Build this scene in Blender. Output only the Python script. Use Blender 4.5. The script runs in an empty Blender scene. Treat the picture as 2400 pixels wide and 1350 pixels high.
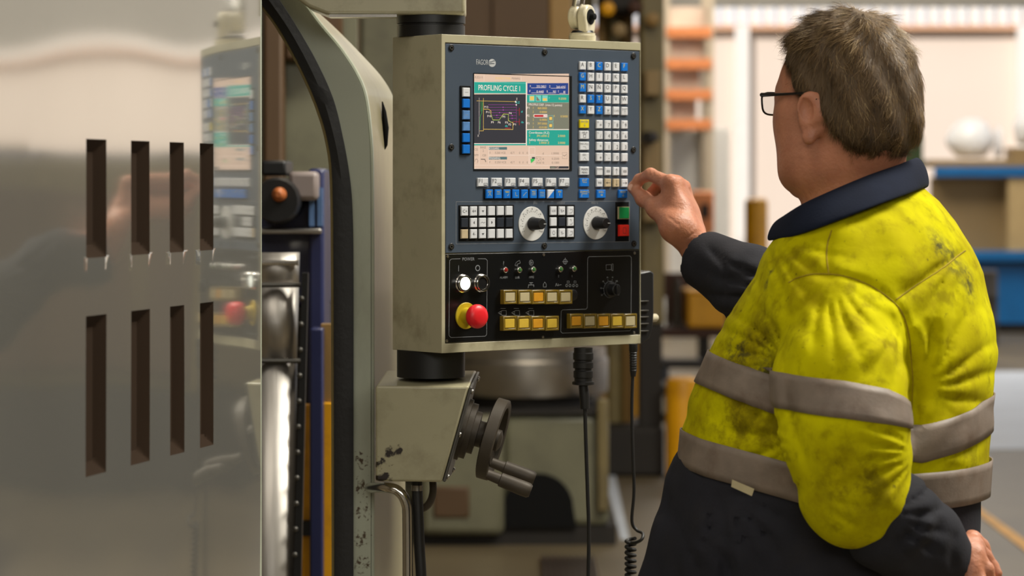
import bpy, bmesh, math, random
import numpy as np
from mathutils import Vector, Matrix, Euler
from mathutils.bvhtree import BVHTree

random.seed(7); np.random.seed(7)
SC = bpy.context.scene
COL = SC.collection

# ------------------------------------------------------------------ camera
FX, CX, HY, CAMZ = 6640.0, 1200.0, 428.0, 1.5      # focal length and horizon in pixels of the 2400x1350 frame
cam_d = bpy.data.cameras.new('camera'); cam = bpy.data.objects.new('camera', cam_d); COL.objects.link(cam)
cam.location = (0, 0, CAMZ); cam.rotation_euler = (math.pi/2, 0, 0)
cam_d.sensor_width = 36.0; cam_d.lens = FX/2400*36; cam_d.shift_y = -(675-HY)/2400
cam_d.clip_end = 300; cam_d.clip_start = .05
cam_d.dof.use_dof = True; cam_d.dof.focus_distance = 4.42; cam_d.dof.aperture_fstop = 5.4
SC.camera = cam

# ------------------------------------------------------------------ world, sun, big lights, exposure
w = bpy.data.worlds.new('sky'); SC.world = w; w.use_nodes = True
bg = w.node_tree.nodes['Background']; bg.inputs[0].default_value = (.92, .93, 1.0, 1); bg.inputs[1].default_value = .95
def sun(name, rot, e, col, ang):
    d = bpy.data.lights.new(name, 'SUN'); d.energy = e; d.color = col; d.angle = ang
    o = bpy.data.objects.new(name, d); COL.objects.link(o); o.rotation_euler = rot; o.location = (0, 0, 20); return o
sun('sun', Vector((-.35, -.72, .62)).to_track_quat('Z', 'Y').to_euler(), 4.2, (1, .91, .83), .02)
def area(name, loc, target, sx, sy, e, col):
    d = bpy.data.lights.new(name, 'AREA'); d.shape = 'RECTANGLE'; d.size = sx; d.size_y = sy; d.energy = e; d.color = col
    o = bpy.data.objects.new(name, d); COL.objects.link(o); o.location = loc
    o.rotation_euler = (Vector(loc)-Vector(target)).to_track_quat('Z', 'Y').to_euler(); return o
area('added_top_light', (3.6, 4.9, 6.0), (1.2, 4.5, 1.0), 1.3, 3.2, 680, (1, .955, .85))  # unseen key lamp added high on the right
area('added_top_light.001', (-1.6, 1.2, 6.3), (-1.6, 1.2, 0), 1.6, 5.0, 90, (1, .92, .80))  # unseen overhead lamp added as fill on the left
area('added_rear_fill', (1.2, -5.8, 4.2), (.6, 6, 1.0), 7.0, 2.2, 300, (1, .97, .89))  # unseen lamp added behind the camera for soft frontal fill
area('added_top_light.002', (.8, 9.2, 6.3), (.8, 9.2, 0), 2.0, 4.0, 130, (1, .86, .66))  # unseen lamp added above to light the machine fronts
area('added_top_light.003', (2.6, 24.6, 6.3), (2.6, 25.6, 0), 5.0, 4.0, 560, (1, .92, .80))  # unseen lamp added to brighten the bench goods and racking
SC.view_settings.view_transform = 'Standard'; SC.view_settings.look = 'None'
SC.view_settings.gamma = 1.0; SC.view_settings.use_curve_mapping = False
SC.view_settings.exposure = 0.0

# ------------------------------------------------------------------ helpers
def P(px, py, Y):
    return Vector(((px-CX)/FX*Y, Y, CAMZ+(HY-py)/FX*Y))

def srgb(r, g, b):
    f = lambda c: (c/255/12.92) if c/255 <= .04045 else ((c/255+.055)/1.055)**2.4
    return (f(r), f(g), f(b), 1)

def mat(name, col, rough=.5, metal=0.0, var=.12, vscale=6, bump=0.0, bscale=60, emit=None, estr=1.0, spec=.5, coat=0.0,
        dirt=0.0, dscale=4, dcol=(.03, .025, .02, 1), sss=0.0, stretch=(1, 1, 1), sheen=0.0):
    m = bpy.data.materials.new(name); m.use_nodes = True
    nt = m.node_tree; b = nt.nodes['Principled BSDF']; N = nt.nodes.new; L = nt.links.new
    b.inputs['Base Color'].default_value = col; b.inputs['Roughness'].default_value = rough
    b.inputs['Metallic'].default_value = metal; b.inputs['Specular IOR Level'].default_value = spec
    b.inputs['Coat Weight'].default_value = coat; b.inputs['Coat Roughness'].default_value = .06
    b.inputs['Sheen Weight'].default_value = sheen
    if sss: b.inputs['Subsurface Weight'].default_value = sss; b.inputs['Subsurface Radius'].default_value = (.012, .004, .002); b.inputs['Subsurface Scale'].default_value = 1
    tc = N('ShaderNodeTexCoord'); mp = N('ShaderNodeMapping'); L(tc.outputs['Object'], mp.inputs[0]); mp.inputs['Scale'].default_value = stretch
    last = None
    if var > 0:
        n = N('ShaderNodeTexNoise'); n.inputs['Scale'].default_value = vscale; n.inputs['Detail'].default_value = 5; L(mp.outputs[0], n.inputs[0])
        r = N('ShaderNodeMapRange'); r.inputs[1].default_value = .25; r.inputs[2].default_value = .75; r.inputs[3].default_value = 1-var; r.inputs[4].default_value = 1+var; L(n.outputs[0], r.inputs[0])
        mx = N('ShaderNodeMix'); mx.data_type = 'RGBA'; mx.blend_type = 'MULTIPLY'; mx.inputs[0].default_value = 1
        mx.inputs[6].default_value = col; L(r.outputs[0], mx.inputs[7]); last = mx.outputs[2]
    if dirt > 0:
        n2 = N('ShaderNodeTexNoise'); n2.inputs['Scale'].default_value = dscale; n2.inputs['Detail'].default_value = 8; n2.inputs['Roughness'].default_value = .65; L(mp.outputs[0], n2.inputs[0])
        r2 = N('ShaderNodeMapRange'); r2.inputs[1].default_value = .5; r2.inputs[2].default_value = .72; r2.inputs[3].default_value = 0; r2.inputs[4].default_value = dirt; L(n2.outputs[0], r2.inputs[0])
        m2 = N('ShaderNodeMix'); m2.data_type = 'RGBA'; L(r2.outputs[0], m2.inputs[0]); m2.inputs[7].default_value = dcol
        if last: L(last, m2.inputs[6])
        else: m2.inputs[6].default_value = col
        last = m2.outputs[2]
    if last: L(last, b.inputs['Base Color'])
    if bump > 0:
        n3 = N('ShaderNodeTexNoise'); n3.inputs['Scale'].default_value = bscale; n3.inputs['Detail'].default_value = 4; L(mp.outputs[0], n3.inputs[0])
        bp = N('ShaderNodeBump'); bp.inputs['Strength'].default_value = bump; bp.inputs['Distance'].default_value = .004; L(n3.outputs[0], bp.inputs['Height']); L(bp.outputs[0], b.inputs['Normal'])
    if emit:
        b.inputs['Emission Color'].default_value = emit; b.inputs['Emission Strength'].default_value = estr
    return m

def add_stain(m, spots, col, fine=60, lo=.42, hi=.55):     # worn patches around given points (object space = world space)
    nt = m.node_tree; N = nt.nodes.new; L = nt.links.new; b = nt.nodes['Principled BSDF']; src = b.inputs['Base Color'].links[0].from_socket
    tc = N('ShaderNodeTexCoord'); n = N('ShaderNodeTexNoise'); n.inputs['Scale'].default_value = fine; n.inputs['Detail'].default_value = 6; L(tc.outputs['Object'], n.inputs[0]); acc = None
    for p, r in spots:
        v = N('ShaderNodeVectorMath'); v.operation = 'DISTANCE'; L(tc.outputs['Object'], v.inputs[0]); v.inputs[1].default_value = p
        q = N('ShaderNodeMapRange'); L(v.outputs['Value'], q.inputs[0]); q.inputs[1].default_value = 0; q.inputs[2].default_value = r; q.inputs[3].default_value = .30; q.inputs[4].default_value = -.25
        if acc is None: acc = q.outputs[0]
        else: k = N('ShaderNodeMath'); k.operation = 'MAXIMUM'; L(acc, k.inputs[0]); L(q.outputs[0], k.inputs[1]); acc = k.outputs[0]
    s_ = N('ShaderNodeMath'); s_.operation = 'ADD'; L(n.outputs[0], s_.inputs[0]); L(acc, s_.inputs[1])
    r2 = N('ShaderNodeMapRange'); L(s_.outputs[0], r2.inputs[0]); r2.inputs[1].default_value = lo+.15; r2.inputs[2].default_value = hi+.15
    mx = N('ShaderNodeMix'); mx.data_type = 'RGBA'; L(r2.outputs[0], mx.inputs[0]); L(src, mx.inputs[6]); mx.inputs[7].default_value = col; L(mx.outputs[2], b.inputs['Base Color']); return m

class MB:
    def __init__(s): s.v = []; s.f = []
    def add(s, vs, fs):
        o = len(s.v); s.v += [tuple(x) for x in vs]; s.f += [tuple(i+o for i in f) for f in fs]; return s
    def box(s, x0, x1, y0, y1, z0, z1):
        return s.add([(x, y, z) for z in (z0, z1) for y in (y0, y1) for x in (x0, x1)],
                     [(0, 2, 3, 1), (4, 5, 7, 6), (0, 1, 5, 4), (2, 6, 7, 3), (0, 4, 6, 2), (1, 3, 7, 5)])
    def frustum(s, x0, x1, z0, z1, yb, yt, ins):      # panel-mounted key, outward is -y
        vs = [(x0, yb, z0), (x1, yb, z0), (x1, yb, z1), (x0, yb, z1)]
        ym = yt+(yb-yt)*.3; h = ins*.35
        vs += [(x0+h, ym, z0+h), (x1-h, ym, z0+h), (x1-h, ym, z1-h), (x0+h, ym, z1-h)]
        vs += [(x0+ins, yt, z0+ins), (x1-ins, yt, z0+ins), (x1-ins, yt, z1-ins), (x0+ins, yt, z1-ins)]
        fs = [(8, 9, 10, 11)]
        for k in (0, 4):
            for i in range(4): j = (i+1) % 4; fs.append((k+i, k+j, k+4+j, k+4+i))
        return s.add(vs, fs)
    def rings(s, rings, cap=True, closed=True):
        n = len(rings[0]); vs = [p for r in rings for p in r]; fs = []
        for a in range(len(rings)-1):
            for i in range(n if closed else n-1):
                j = (i+1) % n; fs.append((a*n+i, a*n+j, (a+1)*n+j, (a+1)*n+i))
        if cap and closed: fs += [tuple(range(n))[::-1], tuple(range((len(rings)-1)*n, len(rings)*n))]
        return s.add(vs, fs)
    def lathe(s, c, ax, prof, n=24, cap=True):         # prof: (distance along axis, radius)
        c = Vector(c); ax = Vector(ax).normalized(); u = ax.orthogonal().normalized(); v = ax.cross(u)
        return s.rings([[c+ax*d+(u*math.cos(2*math.pi*i/n)+v*math.sin(2*math.pi*i/n))*max(r, 1e-5) for i in range(n)] for d, r in prof], cap)
    def cyl(s, a, b, r, r2=None, n=20):
        a = Vector(a); b = Vector(b); return s.lathe(a, b-a, [(0, r), ((b-a).length, r if r2 is None else r2)], n)
    def tube(s, pts, r, n=8, closed=False):
        pts = [Vector(p) for p in pts]; R = []; m = len(pts); u = None
        for i, p in enumerate(pts):
            t = (pts[(i+1) % m]-pts[i-1]) if closed else (pts[min(i+1, m-1)]-pts[max(i-1, 0)])
            t.normalize()
            u = (u - t*u.dot(t)).normalized() if u is not None and (u-t*u.dot(t)).length > 1e-4 else t.orthogonal().normalized()
            v = t.cross(u); rr = r[i] if isinstance(r, (list, tuple)) else r
            R.append([p+(u*math.cos(2*math.pi*k/n)+v*math.sin(2*math.pi*k/n))*rr for k in range(n)])
        if closed: R.append(R[0])
        return s.rings(R, not closed)
    def prism(s, poly, d):                              # polygon of 3D points extruded by vector d
        poly = [Vector(p) for p in poly]; n = len(poly); d = Vector(d)
        return s.add(poly+[p+d for p in poly], [tuple(range(n))[::-1], tuple(range(n, 2*n))]+[(i, (i+1) % n, n+(i+1) % n, n+i) for i in range(n)])
    def quad(s, a, b, c, d): return s.add([a, b, c, d], [(0, 1, 2, 3)])
    def rect(s, x0, x1, z0, z1, y): return s.quad((x0, y, z0), (x1, y, z0), (x1, y, z1), (x0, y, z1))
    def line(s, pts, wd, y, closed=False):              # flat line in the x-z plane
        pts = list(pts)+([pts[0]] if closed else [])
        for (x0, z0), (x1, z1) in zip(pts[:-1], pts[1:]):
            l = math.hypot(x1-x0, z1-z0)
            if l < 1e-7: continue
            nx, nz = -(z1-z0)/l*wd/2, (x1-x0)/l*wd/2; ex, ez = (x1-x0)/l*wd/2, (z1-z0)/l*wd/2
            s.quad((x0-nx-ex, y, z0-nz-ez), (x1-nx+ex, y, z1-nz+ez), (x1+nx+ex, y, z1+nz+ez), (x0+nx-ex, y, z0+nz-ez))
        return s
    def disc(s, cx, cz, r, y, n=20, rx=None):
        return s.add([(cx+(rx or r)*math.cos(2*math.pi*i/n), y, cz+r*math.sin(2*math.pi*i/n)) for i in range(n)], [tuple(range(n))])
    def ring(s, cx, cz, r0, r1, y, n=20):
        vs = [(cx+r*math.cos(2*math.pi*i/n), y, cz+r*math.sin(2*math.pi*i/n)) for r in (r0, r1) for i in range(n)]
        return s.add(vs, [(i, (i+1) % n, n+(i+1) % n, n+i) for i in range(n)])
    def text(s, txt, cx, cz, size, y, sx=1.0, align=0):
        vs, fs = text2d(txt)
        if not vs: return s
        x0 = min(v[0] for v in vs); x1 = max(v[0] for v in vs); ox = {0: (x0+x1)/2, -1: x0, 1: x1}[align]
        return s.add([(cx+(v[0]-ox)*size*sx, y, cz+(v[1]-.35)*size) for v in vs], fs)

_txt = {}
def text2d(t):
    if t not in _txt:
        cu = bpy.data.curves.new('t', 'FONT'); cu.body = t; cu.resolution_u = 2
        ob = bpy.data.objects.new('t', cu)
        me = bpy.data.meshes.new_from_object(ob)
        _txt[t] = ([(v.co.x, v.co.y) for v in me.vertices], [tuple(p.vertices) for p in me.polygons])
        bpy.data.objects.remove(ob); bpy.data.meshes.remove(me); bpy.data.curves.remove(cu)
    return _txt[t]

def mesh_of(name, mb, m, smooth=False, angle=None):
    me = bpy.data.meshes.new(name); me.from_pydata(mb.v, [], mb.f); me.update()
    bm = bmesh.new(); bm.from_mesh(me); bmesh.ops.recalc_face_normals(bm, faces=bm.faces); bm.to_mesh(me); bm.free()
    if m: me.materials.append(m)
    if smooth:
        me.polygons.foreach_set('use_smooth', [True]*len(me.polygons))
        if angle: me.set_sharp_from_angle(angle=math.radians(angle))
    return me

def put(name, me, parent=None, loc=(0, 0, 0), world=True):
    o = bpy.data.objects.new(name, me); COL.objects.link(o); o.location = loc
    if parent is not None:
        o.parent = parent
        if world and parent.parent is None and parent.type == 'EMPTY':
            o.matrix_parent_inverse = Matrix.LocRotScale(parent.location, parent.rotation_euler, None).inverted()
    return o

def obj(name, mb, m, parent=None, smooth=False, angle=40, bevel=0, world=True, seg=2, flat=False):
    if flat:
        me = bpy.data.meshes.new(name); me.from_pydata(mb.v, [], mb.f); me.update()
        if m: me.materials.append(m)
    else: me = mesh_of(name, mb, m, smooth or bevel > 0, angle)
    o = put(name, me, parent, world=world)
    if bevel > 0:
        b = o.modifiers.new('bevel', 'BEVEL'); b.width = bevel; b.segments = seg; b.limit_method = 'ANGLE'; b.angle_limit = math.radians(35)
    return o

def tag(o, label, cat, group=None):
    o['label'] = label; o['category'] = cat
    if group: o['group'] = group
    return o
def thing(name, label, cat, loc=(0, 0, 0), rotz=0, group=None):
    o = bpy.data.objects.new(name, None); COL.objects.link(o); o.location = loc; o.rotation_euler = (0, 0, rotz); o.empty_display_size = .05
    return tag(o, label, cat, group)
def struct(name, mb, m, **k):
    o = obj(name, mb, m, **k); o['kind'] = 'structure'; return o
def bp(mb, px0, px1, py0, py1, Y, d):                  # box whose front face at depth Y fills a frame rectangle
    a = P(px0, py1, Y); b = P(px1, py0, Y); return mb.box(a.x, b.x, Y, Y+d, a.z, b.z)
def crom(pts, n=8, closed=False):
    pts = [Vector(p) for p in pts]; out = []; m = len(pts)
    for i in range(m if closed else m-1):
        p0 = pts[(i-1) % m] if (closed or i > 0) else pts[0]*2-pts[1]
        p1, p2 = pts[i], pts[(i+1) % m]
        p3 = pts[(i+2) % m] if (closed or i+2 < m) else pts[-1]*2-pts[-2]
        for k in range(n):
            t = k/n
            out.append(.5*((2*p1)+(p2-p0)*t+(2*p0-5*p1+4*p2-p3)*t*t+(3*p1-p0-3*p2+p3)*t**3))
    if not closed: out.append(pts[-1])
    return out

# ------------------------------------------------------------------ materials
M = {}
M['beige'] = mat('beige_paint', srgb(176, 170, 142), .34, var=.06, vscale=9, dirt=.5, dscale=13, dcol=srgb(96, 84, 56), coat=.25)
M['beige_gloss'] = mat('beige_gloss_paint', srgb(150, 152, 136), .10, var=.03, coat=.8, spec=.8)
M['guard'] = add_stain(mat('guard_paint', srgb(168, 172, 154), .3, var=.06, dirt=.3, dscale=7, dcol=srgb(80, 70, 50), coat=.3, stretch=(1, 1, .35)), [(P(848, y_, 4.80), .05) for y_ in (1080, 1140, 1200, 1260, 1320, 1390)], srgb(70, 54, 36), 170, .56, .70)
M['beige_box'] = add_stain(mat('beige_box_paint', srgb(168, 162, 132), .36, var=.06, vscale=9, dirt=.4, dscale=13, dcol=srgb(96, 84, 56), coat=.2),
    [(P(895, 1120, 4.62), .035), (P(915, 1060, 4.62), .022), (P(935, 1055, 4.62), .016), (P(890, 1085, 4.62), .02)], srgb(34, 24, 18), 90)
M['slate'] = mat('slate_panel', srgb(66, 77, 91), .42, var=.05, vscale=20)
M['black'] = mat('black_plastic', srgb(22, 22, 23), .42, var=.06)
M['blackpanel'] = mat('black_panel', srgb(13, 14, 16), .28, var=.05, vscale=20)
M['rubber'] = mat('rubber', srgb(24, 23, 23), .6, var=.15, vscale=25, bump=.2, bscale=90)
M['socket'] = mat('socket_black', (.004, .004, .004, 1), .7, var=0, spec=.15)
M['keywhite'] = mat('key_white', srgb(214, 216, 220), .4, var=.04, vscale=40)
M['keydirty'] = mat('key_dirty', srgb(190, 172, 140), .45, var=.15, vscale=60)
M['keyblue'] = mat('key_blue', srgb(12, 112, 205), .4, var=.06, vscale=40)
M['keypaleblue'] = mat('key_pale_blue', srgb(85, 130, 185), .45, var=.25, vscale=90)
M['keydark'] = mat('key_dark', srgb(38, 44, 54), .4, var=.05)
M['keyyellow'] = mat('key_yellow', srgb(225, 205, 25), .4, var=.06)
M['printdark'] = mat('print_dark', srgb(50, 52, 58), .6, var=0)
M['printyellow'] = mat('print_yellow', srgb(200, 190, 80), .6, var=0)
M['printwhite'] = mat('print_white', srgb(185, 188, 190), .6, var=0)
M['printgrey'] = mat('print_grey', srgb(135, 138, 142), .6, var=0)
M['dial'] = mat('dial_white', srgb(214, 214, 212), .4, var=.05)
M['green'] = mat('button_green', srgb(20, 140, 75), .3, var=.06)
M['red'] = mat('button_red', srgb(225, 45, 32), .35, var=.08, dirt=.2, dscale=60)
M['mushroom'] = mat('estop_red', srgb(225, 28, 38), .38, var=.06)
M['estopyellow'] = mat('estop_yellow', srgb(190, 165, 20), .45, var=.15, vscale=50)
M['chrome'] = mat('chrome', (.75, .73, .7, 1), .18, 1.0, var=.08, vscale=30)
M['steel'] = mat('brushed_steel', (.42, .40, .37, 1), .32, 1.0, var=.15, vscale=12)
M['darksteel'] = mat('dark_steel', (.10, .095, .085, 1), .45, .8, var=.2, vscale=20)
M['castiron'] = mat('cast_iron', srgb(66, 58, 47), .55, .2, var=.2, vscale=30, bump=.15)
M['lamp_on'] = mat('lit_lens', (.9, .95, .9, 1), .3, var=0, emit=(.95, 1, .93, 1), estr=1.3)
M['amberglass'] = mat('amber_housing', srgb(120, 98, 30), .25, var=.1, coat=.5)
M['capwhite'] = mat('cap_white', srgb(185, 172, 135), .4, var=.08, vscale=60)
M['capamber'] = mat('cap_amber', srgb(205, 145, 35), .4, var=.1, vscale=60)
M['capyellow'] = mat('cap_yellow', srgb(205, 172, 60), .4, var=.08, vscale=60)
M['led_red'] = mat('led_red', srgb(150, 30, 30), .2, var=0)
M['led_green'] = mat('led_green', srgb(60, 110, 60), .2, var=0)
M['ivory'] = mat('ivory_plastic', srgb(205, 196, 168), .3, var=.06, dirt=.4, dscale=30, dcol=srgb(120, 100, 60), coat=.3)
M['cable'] = mat('cable_black', srgb(26, 25, 24), .5, var=.1)
M['navy'] = mat('navy_cloth', srgb(41, 41, 46), .92, var=.22, vscale=14, bump=.13, bscale=240, dirt=.35, dscale=9, dcol=srgb(52, 48, 45), spec=.2)
M['navycollar'] = mat('navy_collar_cloth', srgb(20, 26, 42), .95, var=.2, vscale=20, bump=.12, bscale=240, spec=.2)
M['navydark'] = mat('navy_trouser', srgb(36, 36, 42), .95, var=.25, vscale=10, bump=.15, bscale=200, dirt=.4, dscale=7, dcol=srgb(46, 42, 40), spec=.2)
M['tape'] = mat('reflective_tape', srgb(122, 108, 96), .55, var=.22, vscale=30, dirt=.75, dscale=16, dcol=srgb(96, 74, 58), bump=.07, bscale=300)
M['skin'] = mat('skin', srgb(184, 122, 92), .5, var=.16, vscale=26, bump=.28, bscale=190, sss=.12, dirt=.35, dscale=34, dcol=srgb(150, 82, 62))
M['hairbase'] = mat('hair_base', srgb(86, 68, 46), .75, var=.3, vscale=40, bump=.6, bscale=150, stretch=(1, 1, .3))
M['boot'] = mat('boot_leather', srgb(40, 32, 25), .5, var=.2)

def emat(name, c, s=1.0):
    m = bpy.data.materials.new(name); m.use_nodes = True; nt = m.node_tree
    b = nt.nodes['Principled BSDF']; b.inputs['Base Color'].default_value = (.02, .02, .02, 1); b.inputs['Roughness'].default_value = .25
    b.inputs['Emission Color'].default_value = c; b.inputs['Emission Strength'].default_value = s; return m
E = {k: emat('screen_'+k, srgb(*c)) for k, c in dict(tan=(224, 192, 168), teal=(22, 160, 140), black=(44, 44, 52), blue=(22, 58, 132), olive=(122, 122, 104),
     white=(250, 232, 218), yellow=(238, 196, 92), red=(190, 28, 36), magenta=(176, 70, 176), green=(60, 190, 90), cyan=(60, 220, 205), grey=(130, 112, 100), slate=(78, 110, 112), lightteal=(120, 205, 190)).items()}

# ------------------------------------------------------------------ the hall
M['floor'] = mat('concrete_floor', srgb(104, 93, 72), .38, var=.28, vscale=1.1, dirt=.5, dscale=.9, dcol=srgb(88, 78, 62), bump=.05, bscale=30)
M['wallpaint'] = mat('wall_paint', srgb(120, 108, 86), .8, var=.1, vscale=1)
M['roof'] = mat('roof_sheet', srgb(112, 106, 94), .8, var=.1, vscale=1)
M['lintel'] = mat('lintel_steel', srgb(150, 146, 136), .6, var=.08)
M['yardwall'] = mat('yard_cladding', srgb(224, 211, 198), .85, var=.03, vscale=.6)
M['yard'] = mat('yard_concrete', srgb(190, 180, 165), .9, var=.1)
M['white'] = mat('white_paint', srgb(235, 232, 226), .5, var=.03)
M['orange'] = mat('orange_beam', srgb(226, 140, 84), .5, var=.08)
M['yellowpaint'] = mat('yellow_paint', srgb(232, 165, 8), .45, var=.12, vscale=7, dirt=.5, dscale=6, dcol=srgb(120, 70, 10))
M['brown'] = mat('brown_machine', srgb(82, 60, 36), .55, var=.15, vscale=2)
M['tan'] = mat('tan_paint', srgb(150, 118, 66), .5, var=.1)
M['olive'] = mat('olive_machine', srgb(118, 104, 66), .5, var=.2, vscale=3, dirt=.6, dscale=3)
M['greygreen'] = mat('grey_green_machine', srgb(112, 110, 88), .45, var=.12, vscale=3, dirt=.4, dscale=4)
M['bluebench'] = mat('blue_paint', srgb(0, 98, 160), .45, var=.08)
M['khaki'] = mat('khaki_panel', srgb(146, 122, 82), .6, var=.06, vscale=2)
M['darkgreen'] = mat('green_paint', srgb(58, 78, 38), .6, var=.1)
M['dark'] = mat('dark_grime', srgb(30, 25, 20), .7, var=.2)
M['deepblue'] = mat('deep_blue_paint', srgb(36, 42, 82), .35, var=.12, coat=.3)
M['lightblue'] = mat('light_blue_paint', srgb(90, 120, 165), .4, var=.1)
M['paleblue'] = mat('pale_line_and_sunlit_floor', srgb(206, 214, 226), .45, var=.1, vscale=2)  # walkway line paint, also the colour of the sunlit floor patch
M['rust'] = mat('rust_brown', srgb(70, 42, 28), .7, var=.25)
M['rust_amber'] = mat('amber_lens', srgb(170, 96, 48), .4, var=.1)
M['plasticwrap'] = mat('plastic_wrap', srgb(246, 246, 246), .25, var=.02)

struct('floor', MB().box(-8, 40, -6, 45, -.15, 0), M['floor'])
struct('ceiling', MB().box(-8, 9, -6, 29.5, 6.6, 6.8), M['roof'])
struct('wall_left', MB().box(-8.2, -8, -6, 29.5, 0, 6.8), M['wallpaint'])
struct('wall_rear', MB().box(-8.2, 9, -6.2, -6, 0, 6.8), M['wallpaint'])
struct('wall_right', MB().box(9, 9.2, -6, 9.5, 0, 6.8), M['wallpaint'])
za = P(0, 13, 29.5).z
fw = struct('wall_front', MB().box(-8, P(1350, 0, 29.5).x, 29.5, 29.7, 0, 6.8), M['wallpaint'])
struct('trim_1', MB().box(P(1350, 0, 29.5).x, 26, 29.5, 29.75, za, za+1.9), M['lintel'])          # lintel beam over the open side
# sunlit building across the yard, with ribbed translucent strip under its eaves
YW = 37.0
z0 = P(0, 62, YW).z; z1 = P(0, -40, YW).z
yb = struct('wall_back', MB().box(-3, 40, YW, YW+.3, 0, z0), M['yardwall'])
tr = MB(); n = 240
for i in range(n):
    x0 = -3+i*43/n; tr.box(x0+.02, x0+43/n-.05, YW-.02-(.06 if i % 2 else 0), YW+.2, z0+.03, z1)
struct('trim_2', tr, M['white'])
struct('trim_3', MB().box(-3, 40, YW-.14, YW-.01, P(0, 70, YW).z, P(0, 61, YW).z), mat('orange_flashing', srgb(232, 180, 140), .6, var=.05))
for i, px in enumerate((1737, 2395, 2900, 3500, 4100, 4700)):
    x = P(px, 0, YW).x; struct('trim_%d' % (4+i), MB().box(x-.09, x+.09, YW-.2, YW, 0, z0), M['white'])
for i, (x0, x1, zb, zt) in enumerate(((3.9, 4.3, 2.55, 2.7), (9, 12, .0, 2.2), (15.5, 18, .9, 2.2), (19, 24, .0, 1.6), (26, 28, .6, 2.1))):
    struct('window_%d' % (i+1), MB().box(x0, x1, YW-.06, YW+.02, zb, zt), M['wallpaint'] if i else M['khaki'])
# painted walkway lines and a pale patch painted for sunlit floor
def floorquad(name, pts, m, z=.004):
    vs = []
    for px, py in pts:
        Y = CAMZ*FX/(py-HY); vs.append(((px-CX)/FX*Y, Y, z-.003))
    o = obj(name, MB().prism(vs, (0, 0, .003)), m); o['kind'] = 'structure'; return o
floorquad('trim_11', [(2240, 1150), (2240, 1168), (2700, 1521), (2700, 1480)], M['yellowpaint'])
floorquad('trim_12', [(2200, 1055), (2800, 1050), (2800, 868), (2200, 872)], M['paleblue'])  # sunlight on the floor, put in as a pale patch
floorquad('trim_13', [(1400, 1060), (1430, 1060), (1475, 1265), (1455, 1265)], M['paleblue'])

# ------------------------------------------------------------------ background machines and goods
def big_machine(x, y, wd, dp, h, m1, m2, label):
    t = thing('machine_tool', label, 'machine', (x, y, 0))
    obj('base', MB().box(x-wd/2, x+wd/2, y-dp/2, y+dp/2, 0, h*.3), M['dark'], t, bevel=.02)
    obj('cabinet', MB().box(x-wd/2+.05, x+wd/2-.05, y-dp/2+.05, y+dp/2-.05, h*.3, h), M[m1], t, bevel=.04)
    obj('sliding_door', MB().box(x-wd/2+.2, x+wd/2-.5, y-dp/2-.0, y-dp/2+.05, h*.35, h*.9), M[m2], t, bevel=.02)
    obj('control_box', MB().box(x+wd/2-.4, x+wd/2-.1, y-dp/2-.1, y-dp/2+.05, h*.55, h*.95), M['dark'], t, bevel=.02)
big_machine(6.2, 12.5, 2.4, 1.6, 1.62, 'olive', 'brown', 'low olive machine tool with a brown sliding door beside the open hall side')
big_machine(9.2, 15.5, 2.6, 1.6, 1.7, 'deepblue', 'khaki', 'low deep blue machine tool with a khaki door by the hall opening')
big_machine(4.9, 8.2, 1.5, 1.5, 1.35, 'brown', 'olive', 'squat brown machine tool with an olive door next to the aisle')
t = thing('machine_cabinet', 'tall dark brown machine cabinet with tan edge post behind the control pendant', 'machine', P(1180, 1200, 13.0)*1)
t.location.z = 0
m_ = MB(); a = P(1000, 0, 13); b = P(1288, -150, 13); m_.box(a.x, b.x, 13, 14.2, 0.08, b.z); obj('body', m_, M['brown'], t, bevel=.01)
for k in range(2):
    x0 = a.x+.02+k*(b.x-a.x)/2; obj('door', MB().box(x0, x0+(b.x-a.x)/2-.03, 12.975, 13.0, .3, b.z-.05), M['brown'], t, bevel=.006)
obj('plinth', MB().box(a.x+.03, b.x-.03, 13.04, 14.1, 0, .08), M['dark'], t)
obj('edge_post', MB().box(b.x, P(1340, 0, 13).x, 13.0, 13.15, 0, b.z), M['tan'], t, bevel=.01)

t = thing('drill_press', 'olive pillar machine with pipes and beige switch box behind the pendant', 'machine', P(1530, 0, 14.5)); t.location.z = 0
Y = 14.5
obj('column', bp(MB(), 1500, 1557, -200, 760, Y, .3), M['olive'], t, bevel=.02)
a = P(1420, 0, Y); b = P(1556, 0, Y); obj('base', MB().box(a.x, b.x, Y-.05, Y+.6, 0, .25), M['dark'], t, bevel=.02)
obj('column_foot', bp(MB(), 1500, 1552, 760, 1150, Y, .3), M['dark'], t)
obj('head', bp(MB(), 1405, 1500, -200, 30, Y+.02, .35), M['dark'], t, bevel=.03)
obj('switch_box', bp(MB(), 1508, 1550, 332, 520, Y-.12, .12), M['khaki'], t, bevel=.01)
obj('switch_box', bp(MB(), 1512, 1548, 165, 225, Y-.1, .1), M['khaki'], t, bevel=.01)
for px, r in ((1352, .02), (1376, .035), (1410, .025), (1440, .045), (1472, .03)):
    p0 = P(px, -200, Y+.3); obj('pipe', MB().cyl((p0.x, p0.y, .2), p0, r), M['olive'] if r > .03 else M['tan'], t, smooth=True)
obj('handle', MB().cyl(P(1515, 322, Y-.2), P(1530, 322, Y-.1), .03), M['dark'], t, smooth=True)
for px, py, mm in ((1425, 20, 'yellowpaint'), (1490, 15, 'rust'), (1530, 45, 'tan'), (1452, 70, 'khaki')):
    p0 = P(px, py, Y-.08); obj('valve', MB().lathe(p0, (0, 1, 0), [(0, .02), (.01, .035), (.06, .035), (.08, .02)]), M[mm], t, smooth=True)

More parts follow.
